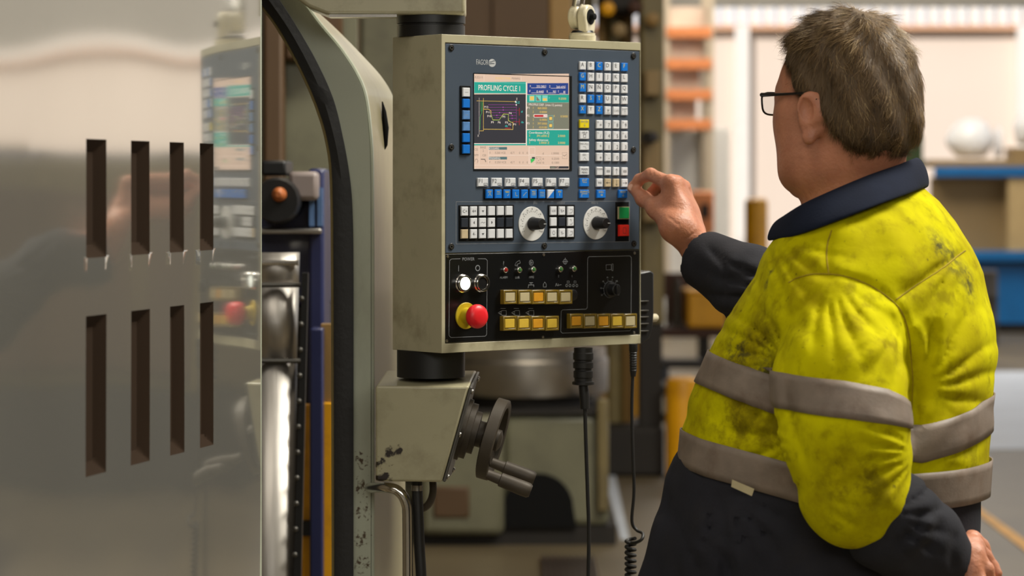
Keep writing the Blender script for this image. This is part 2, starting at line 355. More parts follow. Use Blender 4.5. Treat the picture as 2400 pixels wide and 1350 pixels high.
# machine with a big steel chuck drum
Y = 11.7
t = thing('boring_mill', 'grey-green machine with a polished steel drum and dark round opening at its base', 'machine', P(1200, 0, Y)); t.location.z = 0
c = P(1225, 880, Y); R_ = .36
z_t = P(0, 822, Y).z; z_b = P(0, 932, Y).z
obj('chuck_drum', MB().lathe((c.x, Y+.35, z_b), (0, 0, 1), [(0, R_), (.01, R_+.005), (.14, R_+.005), (.15, R_-.005), (z_t-z_b, R_-.005)], 48), M['steel'], t, smooth=True)
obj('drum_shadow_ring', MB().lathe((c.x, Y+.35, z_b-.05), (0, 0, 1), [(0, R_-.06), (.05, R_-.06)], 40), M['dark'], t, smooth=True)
a = P(985, 0, Y); b = P(1428, 0, Y); zt = z_b-.05
obj('table_top', MB().box(P(1000, 0, Y).x, P(1425, 0, Y).x, Y, Y+.8, zt-.02, zt), M['dark'], t)
zm = P(0, 1130, Y).z
obj('bed', MB().box(P(1180, 0, Y).x, b.x, Y+.02, Y+.8, P(0, 1235, Y).z, zt-.02), M['greygreen'], t, bevel=.03)
obj('side_bed', MB().box(a.x, P(1182, 0, Y).x, Y-.05, Y+.8, P(0, 1252, Y).z, zt-.02), M['greygreen'], t, bevel=.03)
obj('foot', MB().box(a.x-.02, b.x+.03, Y+.03, Y+.82, 0, P(0, 1235, Y).z), M['dark'], t)
arch = [P(1185, 1236, Y)]+[P(1262+82*math.cos(q), 1190-80*math.sin(q), Y) for q in [math.pi*(1-k/14) for k in range(15)]]+[P(1352, 1236, Y)]
obj('opening', MB().prism([(p.x, Y-.001, p.z) for p in arch], (0, .03, 0)), M['socket'], t)
obj('recess_panel', bp(MB(), 1015, 1100, 1140, 1215, Y-.06, .02), M['brown'], t, bevel=.01)
obj('side_post', bp(MB(), 1400, 1426, 936, 1200, Y-.03, .06), M['olive'], t, bevel=.01)

# bollards
def bollard(px0, px1, py0, py1, Y, label, mm='yellowpaint'):
    t = thing('bollard', label, 'bollard', P((px0+px1)/2, 0, Y), group=None); t.location.z = 0
    r = (P(px1, 0, Y).x-P(px0, 0, Y).x)/2; c = t.location; h = P(0, py0, Y).z
    obj('post', MB().lathe((c.x, Y+r, 0.015), (0, 0, 1), [(0, r), (h-.06, r), (h-.03, r*.92), (h-.015, r*.6)], 24), M[mm], t, smooth=True)
    obj('base_plate', MB().box(c.x-r*1.06, c.x+r*1.06, Y-r*.06, Y+r*2.06, 0, .015), M['dark'], t)
bollard(1562, 1642, 885, 1112, 14.25, 'stout bright yellow bollard standing behind the man in the yellow jacket')
bollard(1424, 1474, 918, 1048, 16.1, 'short scuffed yellow bollard beside the grey-green machine with steel drum')
bollard(1748, 1802, 464, 900, 21.0, 'tall ochre yellow bollard behind the reaching arm')
# yellow guard rail behind
t = thing('guard_rail', 'orange-yellow upright of a low safety barrier between the bollards', 'barrier', P(1490, 0, 17.5)); t.location.z = 0
obj('upright', MB().box(P(1476, 0, 17.5).x, P(1500, 0, 17.5).x, 17.5, 17.6, 0, P(0, 800, 17.5).z), M['yellowpaint'], t, bevel=.01)
obj('foot', MB().box(P(1466, 0, 17.5).x, P(1510, 0, 17.5).x, 17.4, 17.7, 0, .02), M['dark'], t)

# dark parts bench with orange tote
Y = 19.0
t = thing('parts_bench', 'dark metal bench cluttered with machine parts below the reaching arm', 'bench', P(1620, 0, Y)); t.location.z = 0
zt = P(0, 770, Y).z
obj('top', MB().box(P(1508, 0, Y).x, P(1740, 0, Y).x, Y, Y+.7, zt-.06, zt), M['rust'], t, bevel=.01)
for px in (1512, 1650, 1725):
    obj('leg', MB().box(P(px, 0, Y).x, P(px+14, 0, Y).x, Y+.03, Y+.1, 0, zt-.06), M['dark'], t)
obj('shelf', MB().box(P(1510, 0, Y).x, P(1735, 0, Y).x, Y+.05, Y+.65, .25, .28), M['dark'], t)
bt_ = thing('back_board', 'rust brown board on posts standing behind the dark parts bench', 'board', P(1620, 0, Y)); bt_.location.z = 0; bt_.location.y = Y+.75
obj('panel', MB().box(P(1508, 0, Y).x, P(1740, 0, Y).x, Y+.74, Y+.78, zt, P(0, 648, Y).z), M['rust'], bt_)
for px in (1514, 1724): obj('post', MB().box(P(px, 0, Y).x, P(px+12, 0, Y).x, Y+.78, Y+.82, 0, P(0, 650, Y).z), M['dark'], bt_)
t = thing('tote_bin', 'orange plastic tote bin on the dark parts bench', 'bin', P(1655, 770, Y-.0)); t.location.y = Y+.3
obj('body', MB().box(P(1612, 0, Y).x, P(1702, 0, Y).x, Y+.04, Y+.45, zt+.0, P(0, 682, Y).z), M['yellowpaint'], t, bevel=.02)
obj('rim', MB().box(P(1608, 0, Y).x, P(1706, 0, Y).x, Y+.025, Y+.465, P(0, 690, Y).z, P(0, 680, Y).z), M['yellowpaint'], t, bevel=.008)
for k, (px0, px1, py0, mm, lab) in enumerate(((1514, 1545, 640, 'greygreen', 'grey casting block at the end of the parts bench'), (1548, 1575, 700, 'steel', 'bright steel ring standing on the parts bench'), (1578, 1606, 655, 'castiron', 'dull iron gear housing beside the orange tote'))):
    p0 = P(px0, 770, Y); p1 = P(px1, py0, Y)
    cx = (p0.x+p1.x)/2; r = (p1.x-p0.x)/2
    tag(obj('machine_part', MB().lathe((cx, Y+.25, zt), (0, 0, 1), [(0, r), (.04, r), (.05, r*.8), (p1.z-zt-.03, r*.8), (p1.z-zt, r*.6)], 20), M[mm], smooth=True), lab, 'machine part')
t = thing('crate', 'grey-blue steel crate on the floor behind the coiled cable', 'crate', P(1540, 900, 20.8)); t.location.z = 0
Yc = 20.8
obj('body', MB().box(P(1508, 0, Yc).x, P(1568, 0, Yc).x, Yc, Yc+.4, .0, P(0, 852, Yc).z), mat('crate_grey', srgb(96, 100, 108), .6), t, bevel=.01)
obj('lid', MB().box(P(1505, 0, Yc).x, P(1571, 0, Yc).x, Yc-.01, Yc+.41, P(0, 852, Yc).z, P(0, 846, Yc).z), M['dark'], t)
t = thing('floor_rack', 'pale low rack with a dark shelf between the two bollards', 'rack', P(1530, 0, 17.9)); t.location.z = 0
Yc = 17.9
obj('shelf', MB().box(P(1478, 0, Yc).x, P(1575, 0, Yc).x, Yc, Yc+.5, P(0, 925, Yc).z, P(0, 905, Yc).z), M['dark'], t)
obj('shelf', MB().box(P(1478, 0, Yc).x, P(1575, 0, Yc).x, Yc, Yc+.5, .01, .04), M['dark'], t)
obj('panel', MB().box(P(1482, 0, Yc).x, P(1572, 0, Yc).x, Yc+.05, Yc+.1, .04, P(0, 925, Yc).z), mat('pale_panel', srgb(170, 164, 148), .6), t)
# floor grating with separate bars
t = thing('floor_grate', 'brown steel floor grating with parallel bars in front of the machine', 'grating', P(1335, 1350, 10.9)); t.location.z = 0
x0 = P(1268, 0, 10.9).x; x1 = P(1400, 0, 10.9).x
obj('frame', MB().box(x0, x1, 10.35, 11.25, .001, .012), M['rust'], t)
gm = mesh_of('bar', MB().box(-.005, .005, 10.38, 11.2, .012, .03), M['darksteel'])
for k in range(9): put('bar', gm, t, (x0+.015+k*(x1-x0-.03)/8, 0, 0)).matrix_parent_inverse = Matrix.Translation(t.location).inverted()

# pallet racking with orange beams, far back
M['rackgrey'] = mat('rack_upright_paint', srgb(196, 180, 156), .6, var=.05)
Y = 27.0
t = thing('pallet_racking', 'pallet racking with orange beams and pale cartons at the hall end', 'shelf', P(1610, 0, Y)); t.location.z = 0
for px in (1562, 1666):
    for dy in (0, .9):
        obj('upright', MB().box(P(px, 0, Y).x-.03, P(px, 0, Y).x+.03, Y+dy, Y+dy+.08, 0, 3.6), M['rackgrey'], t)
for py in (76, 150, 222, 292):
    zz = P(0, py, Y).z
    obj('beam', MB().box(P(1562, 0, Y).x, P(1668, 0, Y).x, Y-.02, Y+.04, zz-.05, zz+.05), M['orange'], t, bevel=.005)
    obj('deck', MB().box(P(1562, 0, Y).x, P(1668, 0, Y).x, Y+.04, Y+.9, zz-.02, zz+.02), M['khaki'], t)
for k, py in enumerate((76, 150, 222, 292)):
    zz = P(0, py, Y).z+.051
    lab = ['pale carton on the topmost orange rack beam', 'pale carton on the rack level second from the top', 'pale carton on the rack level third from the top', 'pale carton on the lowest orange rack beam'][k]
    tag(obj('carton', MB().box(P(1568, 0, Y).x, P(1661-k*9, 0, Y).x, Y+.1, Y+.6, zz+.0, zz+.20), mat('carton_%d' % k, srgb(226-6*k, 206-7*k, 186-7*k), .8), bevel=.006), lab, 'carton', 'cartons on the orange racking')
Y = 28.0
t = thing('white_cabinet', 'bright white steel cabinet standing under the orange racking', 'cabinet', P(1630, 0, Y)); t.location.z = 0
obj('body', MB().box(P(1558, 0, Y).x, P(1712, 0, Y).x, Y, Y+.6, .06, P(0, 297, Y).z), M['white'], t, bevel=.01)
for q in range(2): obj('door', MB().box(P(1560+q*77, 0, Y).x, P(1634+q*77, 0, Y).x, Y-.02, Y, .1, P(0, 300, Y).z-.02), M['white'], t, bevel=.005)
obj('plinth', MB().box(P(1562, 0, Y).x, P(1708, 0, Y).x, Y+.03, Y+.55, 0, .06), M['dark'], t)
t = thing('control_box', 'orange control box with a dark window seen past the wrist', 'control box', P(1650, 530, 24.0)); t.location.z = 0
Yc = 24.0
obj('body', MB().box(P(1622, 0, Yc).x, P(1674, 0, Yc).x, Yc, Yc+.3, P(0, 548, Yc).z, P(0, 448, Yc).z), M['orange'], t, bevel=.02)
obj('window', MB().box(P(1642, 0, Yc).x, P(1662, 0, Yc).x, Yc-.01, Yc, P(0, 512, Yc).z, P(0, 478, Yc).z), M['dark'], t)
obj('stand', MB().box(P(1638, 0, Yc).x, P(1658, 0, Yc).x, Yc+.1, Yc+.2, 0, P(0, 548, Yc).z), M['dark'], t)
# blue steel bench on the right
Y = 28.2
t = thing('blue_workbench', 'long blue steel workbench with khaki panels under a blue rail', 'workbench', P(2300, 0, Y)); t.location.z = 0
xl = P(2188, 0, Y).x; xr = P(2640, 0, Y).x
zz = lambda py: P(0, py, Y).z
obj('worktop', MB().box(xl-.05, xr, Y-.05, Y+.9, zz(392), zz(374)), M['khaki'], t, bevel=.01)
obj('rail', MB().box(xl, xr, Y-.07, Y, zz(415), zz(391)), M['bluebench'], t, bevel=.01)
obj('back_panel', MB().box(xl, xr, Y+.2, Y+.25, zz(590), zz(415)), M['khaki'], t)
for px in (2362, 2560):
    obj('leg_panel', MB().box(P(px, 0, Y).x, P(px+50, 0, Y).x, Y-.03, Y+.2, zz(590), zz(415)), mat('cream_leg_%d' % px, srgb(186, 160, 112), .6), t)
obj('shelf', MB().box(xl, xr, Y-.1, Y+.8, zz(612), zz(588)), M['bluebench'], t, bevel=.01)
obj('kick_panel', MB().box(xl, xr, Y+.02, Y+.1, zz(758), zz(622)), M['bluebench'], t)
obj('gap_strip', MB().box(xl, xr, Y+.01, Y+.06, zz(622), zz(612)), M['dark'], t)
obj('plinth', MB().box(xl+.02, xr, Y+.05, Y+.7, 0, zz(758)), M['dark'], t)
t = thing('oil_drum', 'dark olive oil drum in front of the blue workbench', 'drum', P(2318, 0, 26.0)); t.location.z = 0
p0 = P(2316, 0, 26.0); r = P(2347, 0, 26).x-p0.x; h = P(0, 638, 26.0).z
obj('shell', MB().lathe((p0.x, 26.2, 0), (0, 0, 1), [(0, r), (h*.33, r), (h*.34, r*1.04), (h*.36, r), (h*.66, r), (h*.67, r*1.04), (h*.69, r), (h, r)], 24), mat('drum_olive', srgb(62, 54, 40), .5), t, smooth=True)
obj('lid', MB().lathe((p0.x, 26.2, h), (0, 0, 1), [(0, r*.94), (.012, r*.94)], 24), mat('drum_lid', srgb(120, 116, 118), .4), t)
t = thing('machine_guard', 'dark green steel post standing behind the collar of the man', 'post', P(2130, 0, 25)); t.location.z = 0
obj('post', MB().box(P(2098, 0, 25).x, P(2164, 0, 25).x, 25, 25.3, .02, P(0, 316, 25).z), M['darkgreen'], t, bevel=.015)
obj('base_plate', MB().box(P(2086, 0, 25).x, P(2176, 0, 25).x, 24.9, 25.4, 0, .02), M['dark'], t)
# white wrapped goods on the bench, in the daylight
def sack(px0, px1, py0, py1, Y, label, seed):
    a = P(px0, py1, Y); b = P(px1, py0, Y); rnd = random.Random(seed)
    bm = bmesh.new(); bmesh.ops.create_icosphere(bm, subdivisions=3, radius=1)
    for v in bm.verts:
        k = max(abs(v.co.x), abs(v.co.z))**.35; d = 1+.07*math.sin(5*v.co.x+seed)+.05*math.sin(7*v.co.z+2*seed)
        v.co = Vector(((a.x+b.x)/2+v.co.x*(b.x-a.x)/2*d, Y+v.co.y*.22, (a.z+b.z)/2+max(v.co.z, -.8)/.9*(b.z-a.z)/2))
    me = bpy.data.meshes.new('wrapped_bundle'); bm.to_mesh(me); bm.free(); me.materials.append(M['plasticwrap'])
    me.polygons.foreach_set('use_smooth', [True]*len(me.polygons))
    o = put('wrapped_bundle', me); return tag(o, label, 'bundle', 'wrapped bundles on the blue workbench')
sack(2220, 2332, 282, 374, 28.6, 'large white plastic-wrapped bundle on the blue workbench', 1)
sack(2330, 2348, 300, 374, 28.95, 'small white wrapped bundle leaning by the large one on the workbench', 2)
tag(obj('carton', bp(MB(), 2372, 2480, 345, 374, 28.3, .4), M['khaki'], bevel=.006), 'flat khaki carton at the end of the blue workbench', 'carton')
sack(2372, 2470, 262, 345, 28.6, 'tall white wrapped bundle on the flat khaki carton', 3)

# ------------------------------------------------------------------ lathe: glossy sliding door with vent slots
DK, DX0, DY0 = .2526, -.2075, 4.853
dv = Vector((DK, 1, 0)).normalized(); dn = Vector((dv.y, -dv.x, 0))
def doorY(px): return (DY0*DK-DX0)/(DK+(CX-px)/FX)
Y_END = doorY(612)
def dpt(Y, z, off=0.0): return Vector((DX0+DK*(Y-DY0), Y, z))+dn*off
slots = [(202, 250), (308, 352), (398, 430), (466, 498)]
rows = [(CAMZ-.370, CAMZ-.168), (CAMZ-.095, CAMZ+.055)]
ys = sorted(set([round(v, 5) for a, b in slots for v in (doorY(a), doorY(b))]))
RAD = .016
allY = list(np.linspace(2.75, Y_END, 70)); allZ = list(np.linspace(.35, 2.35, 90))
for a_, b_ in slots:
    for e in (0, .15, .3, .5, .75, 1.0, 1.3):
        allY += [doorY(a_)+e*RAD, doorY(b_)-e*RAD]
for r0, r1 in rows:
    for e in (0, .15, .3, .5, .75, 1.0, 1.3): allZ += [r0+e*RAD, r1-e*RAD]
def clean(v):
    o_ = []
    for x in sorted(v):
        if not o_ or x-o_[-1] > .00004: o_.append(float(x))
    return o_
allY, allZ = clean(allY), clean(allZ)
def press(Y, z):
    best = 0
    for a_, b_ in slots:
        for r0, r1 in rows:
            e = min(Y-doorY(a_), doorY(b_)-Y, z-r0, r1-z)
            if e > 0: q = min(e/RAD, 1); best = max(best, q)
    return best
def wav(Y, z):
    return .0011*math.sin(9.5*Y+1.0+.6*math.sin(2.1*z))+.00035*math.sin(23*Y+1.3*math.sin(3*z))+.00045*math.sin(4.2*z+2.2*Y)+.00016*math.sin(14*z+9*Y)
nz_ = len(allZ); vs = []; fs = []; deep = []
for Y in allY:
    for z in allZ: vs.append(dpt(Y, z, wav(Y, z)-.012*press(Y, z)))
for i in range(len(allY)-1):
    for j in range(nz_-1):
        fs.append((i*nz_+j, (i+1)*nz_+j, (i+1)*nz_+j+1, i*nz_+j+1)); deep.append(1 if press((allY[i]+allY[i+1])/2, (allZ[j]+allZ[j+1])/2) > 0 else 0)
M['doorgloss'] = mat('door_polished_sheet', (.60, .585, .53, 1), .06, .80, var=.05, vscale=2, coat=.4)
t = thing('machine_door', 'glossy grey sheet-metal machine door with two rows of dark vertical slots', 'machine door', (dpt(3.5, 0).x, 3.5, 0))
me = bpy.data.meshes.new('door_skin'); me.from_pydata(vs, [], fs); me.update(); me.materials.append(M['doorgloss']); me.materials.append(mat('slot_dark', srgb(48, 36, 26), .9, var=.1, spec=.1)); me.polygons.foreach_set('material_index', deep)
me.polygons.foreach_set('use_smooth', [True]*len(me.polygons)); me.set_sharp_from_angle(angle=math.radians(25)); put('door_skin', me, t)
m_ = MB(); e0 = dpt(2.75, .35, -.004); e1 = dpt(Y_END, .35, -.004)
m_.prism([dpt(Y_END, .35, .001), dpt(Y_END, .35, -.03), dpt(Y_END-.012, .35, -.03), dpt(Y_END-.012, .35, -.002)], (0, 0, 2.0)); obj('door_edge', m_, M['guard'], t)
obj('door_foot', MB().prism([dpt(2.75, 0, 0), dpt(Y_END, 0, 0), dpt(Y_END, 0, -.03), dpt(2.75, 0, -.03)], (0, 0, .35)), M['guard'], t)

# ------------------------------------------------------------------ lathe: curved guard frame with rubber seal
YF, YB = 4.80, 5.04
ST = [((560, -60), (612, -60), (662, -60), (664, -62)), ((605, 0), (655, 0), (705, 0), (712, -2)), ((650, 60), (700, 70), (745, 55), (778, 58)),
      ((690, 130), (745, 150), (795, 115), (840, 120)), ((722, 195), (782, 235), (832, 172), (898, 185)), ((748, 260), (805, 330), (853, 225), (928, 245)),
      ((768, 330), (820, 420), (864, 310), (942, 330)), ((779, 420), (826, 500), (868, 400), (947, 430)), ((782, 640), (828, 640), (869, 640), (950, 640)),
      ((783, 1000), (828, 1000), (869, 1000), (950, 1000)), ((784, 1500), (828, 1500), (869, 1500), (950, 1500)), ((784, 2480), (828, 2480), (869, 2480), (950, 2340))]
def curve(k, Y):
    return crom([P(s[k][0], s[k][1], Y) for s in ST], 7)
def band(mb, c0, c1):
    n = len(c0); mb.add(c0+c1, [(i, i+1, n+i+1, n+i) for i in range(n-1)]); return mb
t = thing('splash_guard', 'beige curved machine splash guard with a thick black rubber seal', 'machine frame', (P(850, 0, YF).x, YF, 0))
sr, cr, bk = curve(1, YF), curve(2, YF), curve(3, YB)
cr2 = [p+Vector((.004, .006, 0)) for p in cr]
m_ = MB(); band(m_, sr, cr); o = obj('face_plate', m_, M['guard'], t)
so = o.modifiers.new('thick', 'SOLIDIFY'); so.thickness = .004; so.offset = -1
sb = [p for p in cr]
m_ = MB(); band(m_, cr2, bk); o = obj('side_panel', m_, mat('guard_gloss', srgb(150, 142, 112), .34, var=.05, dirt=.4, dscale=6, dcol=srgb(70, 55, 34), coat=.15, stretch=(1, 1, .3)), t, smooth=True, angle=60)
m_ = MB(); m_.tube([(p+q)/2+Vector((0, .002, 0)) for p, q in zip(cr, cr2)], .0042, 8); obj('edge_bead', m_, M['guard'], t, smooth=True)
sl, srp = curve(0, YF-.012), curve(1, YF-.012); slb, srb = [p+Vector((0, .05, 0)) for p in sl], [p+Vector((0, .05, 0)) for p in srp]
m_ = MB()
mid = [(a*.5+b*.5)+Vector((0, -.004, 0)) for a, b in zip(sl, srp)]
m_.rings([list(r) for r in zip(sl, mid, srp, srb, slb)]); obj('rubber_seal', m_, M['rubber'], t, smooth=True, angle=30)
lip = [p+Vector((-.0025, .004, 0)) for p in sl]; m_ = MB(); m_.tube(lip, .0028, 6); obj('seal_lip', m_, M['olive'], t, smooth=True)
m_ = MB(); m_.tube([P(896, 238, 4.90), P(900, 262, 4.90), P(904, 300, 4.90), P(903, 340, 4.90), P(899, 355, 4.90)], [.001, .004, .0055, .004, .001], 8); obj('drain_slot', m_, M['socket'], t, smooth=True)
m_ = MB(); m_.tube(crom([P(866, 1143, 4.78), P(905, 1143, 4.70), P(932, 1150, 4.69), P(951, 1178, 4.69), P(955, 1230, 4.69), P(955, 1480, 4.69), P(950, 1540, 4.70), P(905, 1560, 4.76)], 6), .0088, 14); obj('grab_handle', m_, M['chrome'], t, smooth=True)

# ------------------------------------------------------------------ lathe interior seen through the opening
t = thing('lathe_turret', 'dark blue lathe turret housing with a grey motor and amber lamp inside the guard', 'machine', (P(690, 0, 6.2).x, 6.2, 0))
Y = 6.2
obj('housing', bp(MB(), 560, 764, 470, 720, Y, .4), M['deepblue'], t, bevel=.012)
obj('upper_housing', bp(MB(), 640, 748, 468, 545, Y-.03, .3), M['deepblue'], t, bevel=.01)
obj('column', bp(MB(), 722, 760, 395, 1500, Y-.06, .2), M['deepblue'], t, bevel=.008)
obj('motor_cover', bp(MB(), 676, 745, 402, 470, Y-.12, .2), mat('motor_grey', srgb(140, 128, 124), .4), t, bevel=.01)
obj('cap', bp(MB(), 612, 670, 376, 412, Y-.08, .2), M['black'], t, bevel=.006)
obj('lamp_housing', MB().lathe(P(648, 470, Y-.16), (0, 1, 0), [(0, .045), (.02, .05), (.15, .05)], 20), M['black'], t, smooth=True)
obj('amber_lamp', MB().lathe(P(652, 456, Y-.19), (0, 1, 0), [(0, .006), (.010, .014), (.03, .016)], 16), M['rust_amber'], t, smooth=True)
for px in (731, 750): obj('guide_strip', bp(MB(), px-6, px+6, 440, 530, Y-.075, .02), M['lightblue'], t)
obj('rail', bp(MB(), 600, 752, 536, 548, Y-.1, .1), M['steel'], t, bevel=.003)
obj('foot', MB().box(P(560, 0, Y).x, P(764, 0, Y).x, Y, Y+.4, 0, P(0, 720, Y).z), M['dark'], t)
M['sheet'] = mat('brushed_sheet', (.50, .47, .43, 1), .42, .9, var=.25, vscale=5, bump=.25, bscale=8, stretch=(6, 6, .6))
t = thing('way_cover', 'brushed steel sheet way cover with riveted black edge strip inside the lathe', 'machine cover', (P(650, 0, 5.7).x, 5.7, 0))
Y = 5.7
def cover(py0, py1, d):
    ring0 = []; mb = MB(); A = []; B = []
    for k in range(13):
        px = 585+k*(122-py0*.012)/12; yy = Y-.05+.05*((k/12-.55)**2)*2+d
        A.append((P(px, 0, Y).x, yy, P(0, py0, Y).z)); B.append((P(px-.02*(py1-py0), 0, Y).x, yy-.01, P(0, py1, Y).z))
    n = len(A); mb.add(A+B, [(i, i+1, n+i+1, n+i) for i in range(n-1)]); return mb
for py0, py1, d in ((592, 668, .03), (668, 846, .015), (846, 2100, 0)):
    o = obj('cover_sheet', cover(py0, py1, d), M['sheet'], t, smooth=True); s_ = o.modifiers.new('thick', 'SOLIDIFY'); s_.thickness = .004
obj('sheet_edge', MB().tube([P(590, 846, Y-.06), P(704, 846, Y-.05)], .005, 8), M['darksteel'], t, smooth=True)
obj('sheet_edge', MB().tube([P(590, 616, Y-.03), P(700, 616, Y-.02)], .006, 8), M['chrome'], t, smooth=True)
obj('sheet_edge', MB().tube([P(610, 668, Y-.05), P(704, 668, Y-.04)], .005, 8), M['darksteel'], t, smooth=True)
obj('edge_strip', MB().prism([P(708, 640, Y-.05), P(722, 640, Y-.05), P(702, 1500, Y-.05), P(684, 1500, Y-.05)], (0, .02, 0)), M['black'], t)
rv = mesh_of('rivet', MB().lathe((0, 0, 0), (0, -1, 0), [(0, .006), (.004, .005), (.006, .002)], 10), M['darksteel'], True)
for k in range(11):
    p = P(707-k*1.6, 700+k*60, Y-.052); o = put('rivet', rv, t, p)
o = obj('base', MB().box(P(590, 0, Y).x, P(690, 0, Y).x, Y, Y+.12, 0, P(0, 2090, Y).z), M['dark'], t)
t = thing('chip_guard', 'pair of yellow painted uprights either side of a blue post in the lathe', 'machine guard', (P(745, 0, 5.95).x, 5.95, 0))
Y = 5.9
obj('upright', bp(MB(), 708, 729, 950, 2000, Y, .05), M['yellowpaint'], t, bevel=.003)
obj('upright', bp(MB(), 757, 790, 944, 2000, Y, .05), M['yellowpaint'], t, bevel=.003)
obj('blue_post', bp(MB(), 726, 757, 770, 2000, Y-.04, .08), M['deepblue'], t, bevel=.004)
obj('clamp', bp(MB(), 704, 730, 1222, 1256, Y-.03, .03), M['black'], t)
obj('brush', bp(MB(), 752, 792, 760, 944, Y+.01, .04), M['tan'], t)
obj('foot', MB().box(P(700, 0, Y).x, P(795, 0, Y).x, Y-.05, Y+.2, 0, P(0, 2000, Y).z), M['dark'], t)
t = thing('lathe_back_panel', 'grey-green sheet panel with brown post at the back of the lathe', 'machine panel', (P(690, 0, 7.4).x, 7.4, 0))
obj('sheet', MB().box(P(430, 0, 7.4).x, P(836, 0, 7.4).x, 7.4, 7.43, 0, 2.4), M['greygreen'], t)
obj('post', MB().box(P(616, 0, 7.3).x, P(664, 0, 7.3).x, 7.3, 7.39, 0, 2.4), M['brown'], t, bevel=.01)
obj('top_rail', MB().box(P(664, 0, 7.3).x, P(800, 0, 7.3).x, 7.33, 7.39, P(0, 140, 7.3).z, 2.4), M['brown'], t, bevel=.01)
t = thing('electrical_cabinet', 'grey-green electrical cabinet behind the pendant support arm', 'cabinet', (P(900, 0, 12.9).x, 12.9, 0))
obj('body', MB().box(P(842, 0, 12.9).x, P(985, 0, 12.9).x, 12.9, 13.5, .05, 3), M['greygreen'], t, bevel=.02)
obj('door', MB().box(P(850, 0, 12.9).x, P(978, 0, 12.9).x, 12.87, 12.9, .15, 2.9), M['greygreen'], t, bevel=.006)
obj('plinth', MB().box(P(845, 0, 12.9).x, P(982, 0, 12.9).x, 12.92, 13.5, 0, .05), M['dark'], t)

# ------------------------------------------------------------------ pendant support arm
RC = Vector(((1010-CX)/FX*4.705, 4.705, 0)); ZT, ZB = CAMZ+.2411, CAMZ-.2771
zbeam = P(0, 35, 4.66).z
t = thing('support_arm', 'beige boxed support arm with black swivel ring holding the control pendant', 'support arm', (RC.x, RC.y, ZT))
xr = P(1090, 0, 4.645).x; xl = P(722, 0, 4.645).x
m_ = MB(); m_.prism([(xl-.12, 4.645, zbeam+.11), (xl-.03, 4.645, zbeam+.035), (xl, 4.645, zbeam+.012), (xl+.03, 4.645, zbeam), (xr, 4.645, zbeam), (xr, 4.645, zbeam+.16), (xl-.12, 4.645, zbeam+.16)], (0, .125, 0)); obj('beam', m_, M['beige'], t, bevel=.006, seg=3)
obj('swivel_ring', MB().lathe((RC.x, RC.y, ZT), (0, 0, 1), [(0, .0565), (.019, .0565), (.020, .054), (.0215, .054), (.0225, .0572), (zbeam-ZT, .0572)], 48), M['black'], t, smooth=True)
obj('beam_shine_strip', MB().box(xl+.035, P(930, 0, 4.645).x, 4.642, 4.66, zbeam-.0045, zbeam), M['chrome'], t)  # shine along the beam's underside, put in as a chrome strip

# ------------------------------------------------------------------ handwheel unit under the pendant
Y0, Y1 = 4.62, 4.82
t = thing('handwheel_unit', 'beige wedge-shaped housing with a cast iron handwheel below the pendant', 'machine part', (RC.x, RC.y, P(0, 1130, Y0).z))
F4 = [P(880, 905, Y0), P(1100, 905, Y0), P(1036, 1130, Y0), P(880, 1128, Y0)]
B4 = [P(905, 868, Y1), P(1118, 868, Y1), P(1052, 1112, Y1), P(905, 1112, Y1)]
m_ = MB(); m_.add(F4+B4, [(0, 1, 2, 3), (7, 6, 5, 4), (0, 4, 5, 1), (1, 5, 6, 2), (2, 6, 7, 3), (3, 7, 4, 0)])
obj('housing', m_, M['beige_box'], t, bevel=.004, seg=3)
obj('swivel_ring', MB().lathe((RC.x, RC.y, ZB), (0, 0, -1), [(0, .0565), (.045, .0565)], 48), M['black'], t, smooth=True)
off = Vector((.006, 0, .0018)); c4 = [F4[1]+off*0, B4[1]+off*0, B4[2]+off*0, F4[2]+off*0]
nrm = (B4[1]-F4[1]).cross(F4[2]-F4[1]).normalized(); nrm = nrm if nrm.x > 0 else -nrm
cen = sum(c4, Vector())/4; pl = [cen+(p-cen)*.985+nrm*.0005 for p in c4]
obj('cover_plate', MB().prism(pl, nrm*.0045), M['darksteel'], t, bevel=.001)
up = (F4[1]-F4[2]).normalized()
sc_ = mesh_of('screw', MB().lathe((0, 0, 0), nrm, [(0, .0045), (.003, .0042), (.004, .002)], 10), M['steel'], True)
for s_, q in ((.06, .08), (.06, .92), (.94, .08), (.94, .92), (.5, .05)):
    p = F4[2].lerp(F4[1], s_).lerp(B4[2].lerp(B4[1], s_), q)+nrm*.0048; put('screw', sc_, t, p)
ax = Vector((.955, -.02, -.295)).normalized()
wc = P(1078, 1010, 4.71); wc = cen + nrm*.005
obj('flange', MB().lathe(wc, nrm, [(0, .052), (.006, .052), (.007, .047), (.016, .047), (.017, .036), (.026, .036), (.027, .022), (.04, .022)], 36), M['castiron'], t, smooth=True)
ax = (nrm+Vector((.10, -.12, -.02))).normalized(); hc = wc+nrm*.054+Vector((0, 0, -.002)); RW = .069
w0 = MB()
u_ = ax.orthogonal().normalized(); v_ = ax.cross(u_)
prof = [(-.009, RW-.013), (-.011, RW-.005), (-.009, RW), (.009, RW), (.011, RW-.004), (.009, RW-.013)]
ringsW = []
for k in range(49):
    a_ = 2*math.pi*k/48; dr = u_*math.cos(a_)+v_*math.sin(a_); ringsW.append([hc+dr*r+ax*d for d, r in prof])
w0.rings(ringsW, cap=False); hw = obj('handwheel', w0, M['castiron'], t, smooth=True)
obj('hub', MB().lathe(hc-ax*.026, ax, [(0, .016), (.012, .02), (.036, .018), (.04, .01)], 24), M['castiron'], hw, smooth=True)
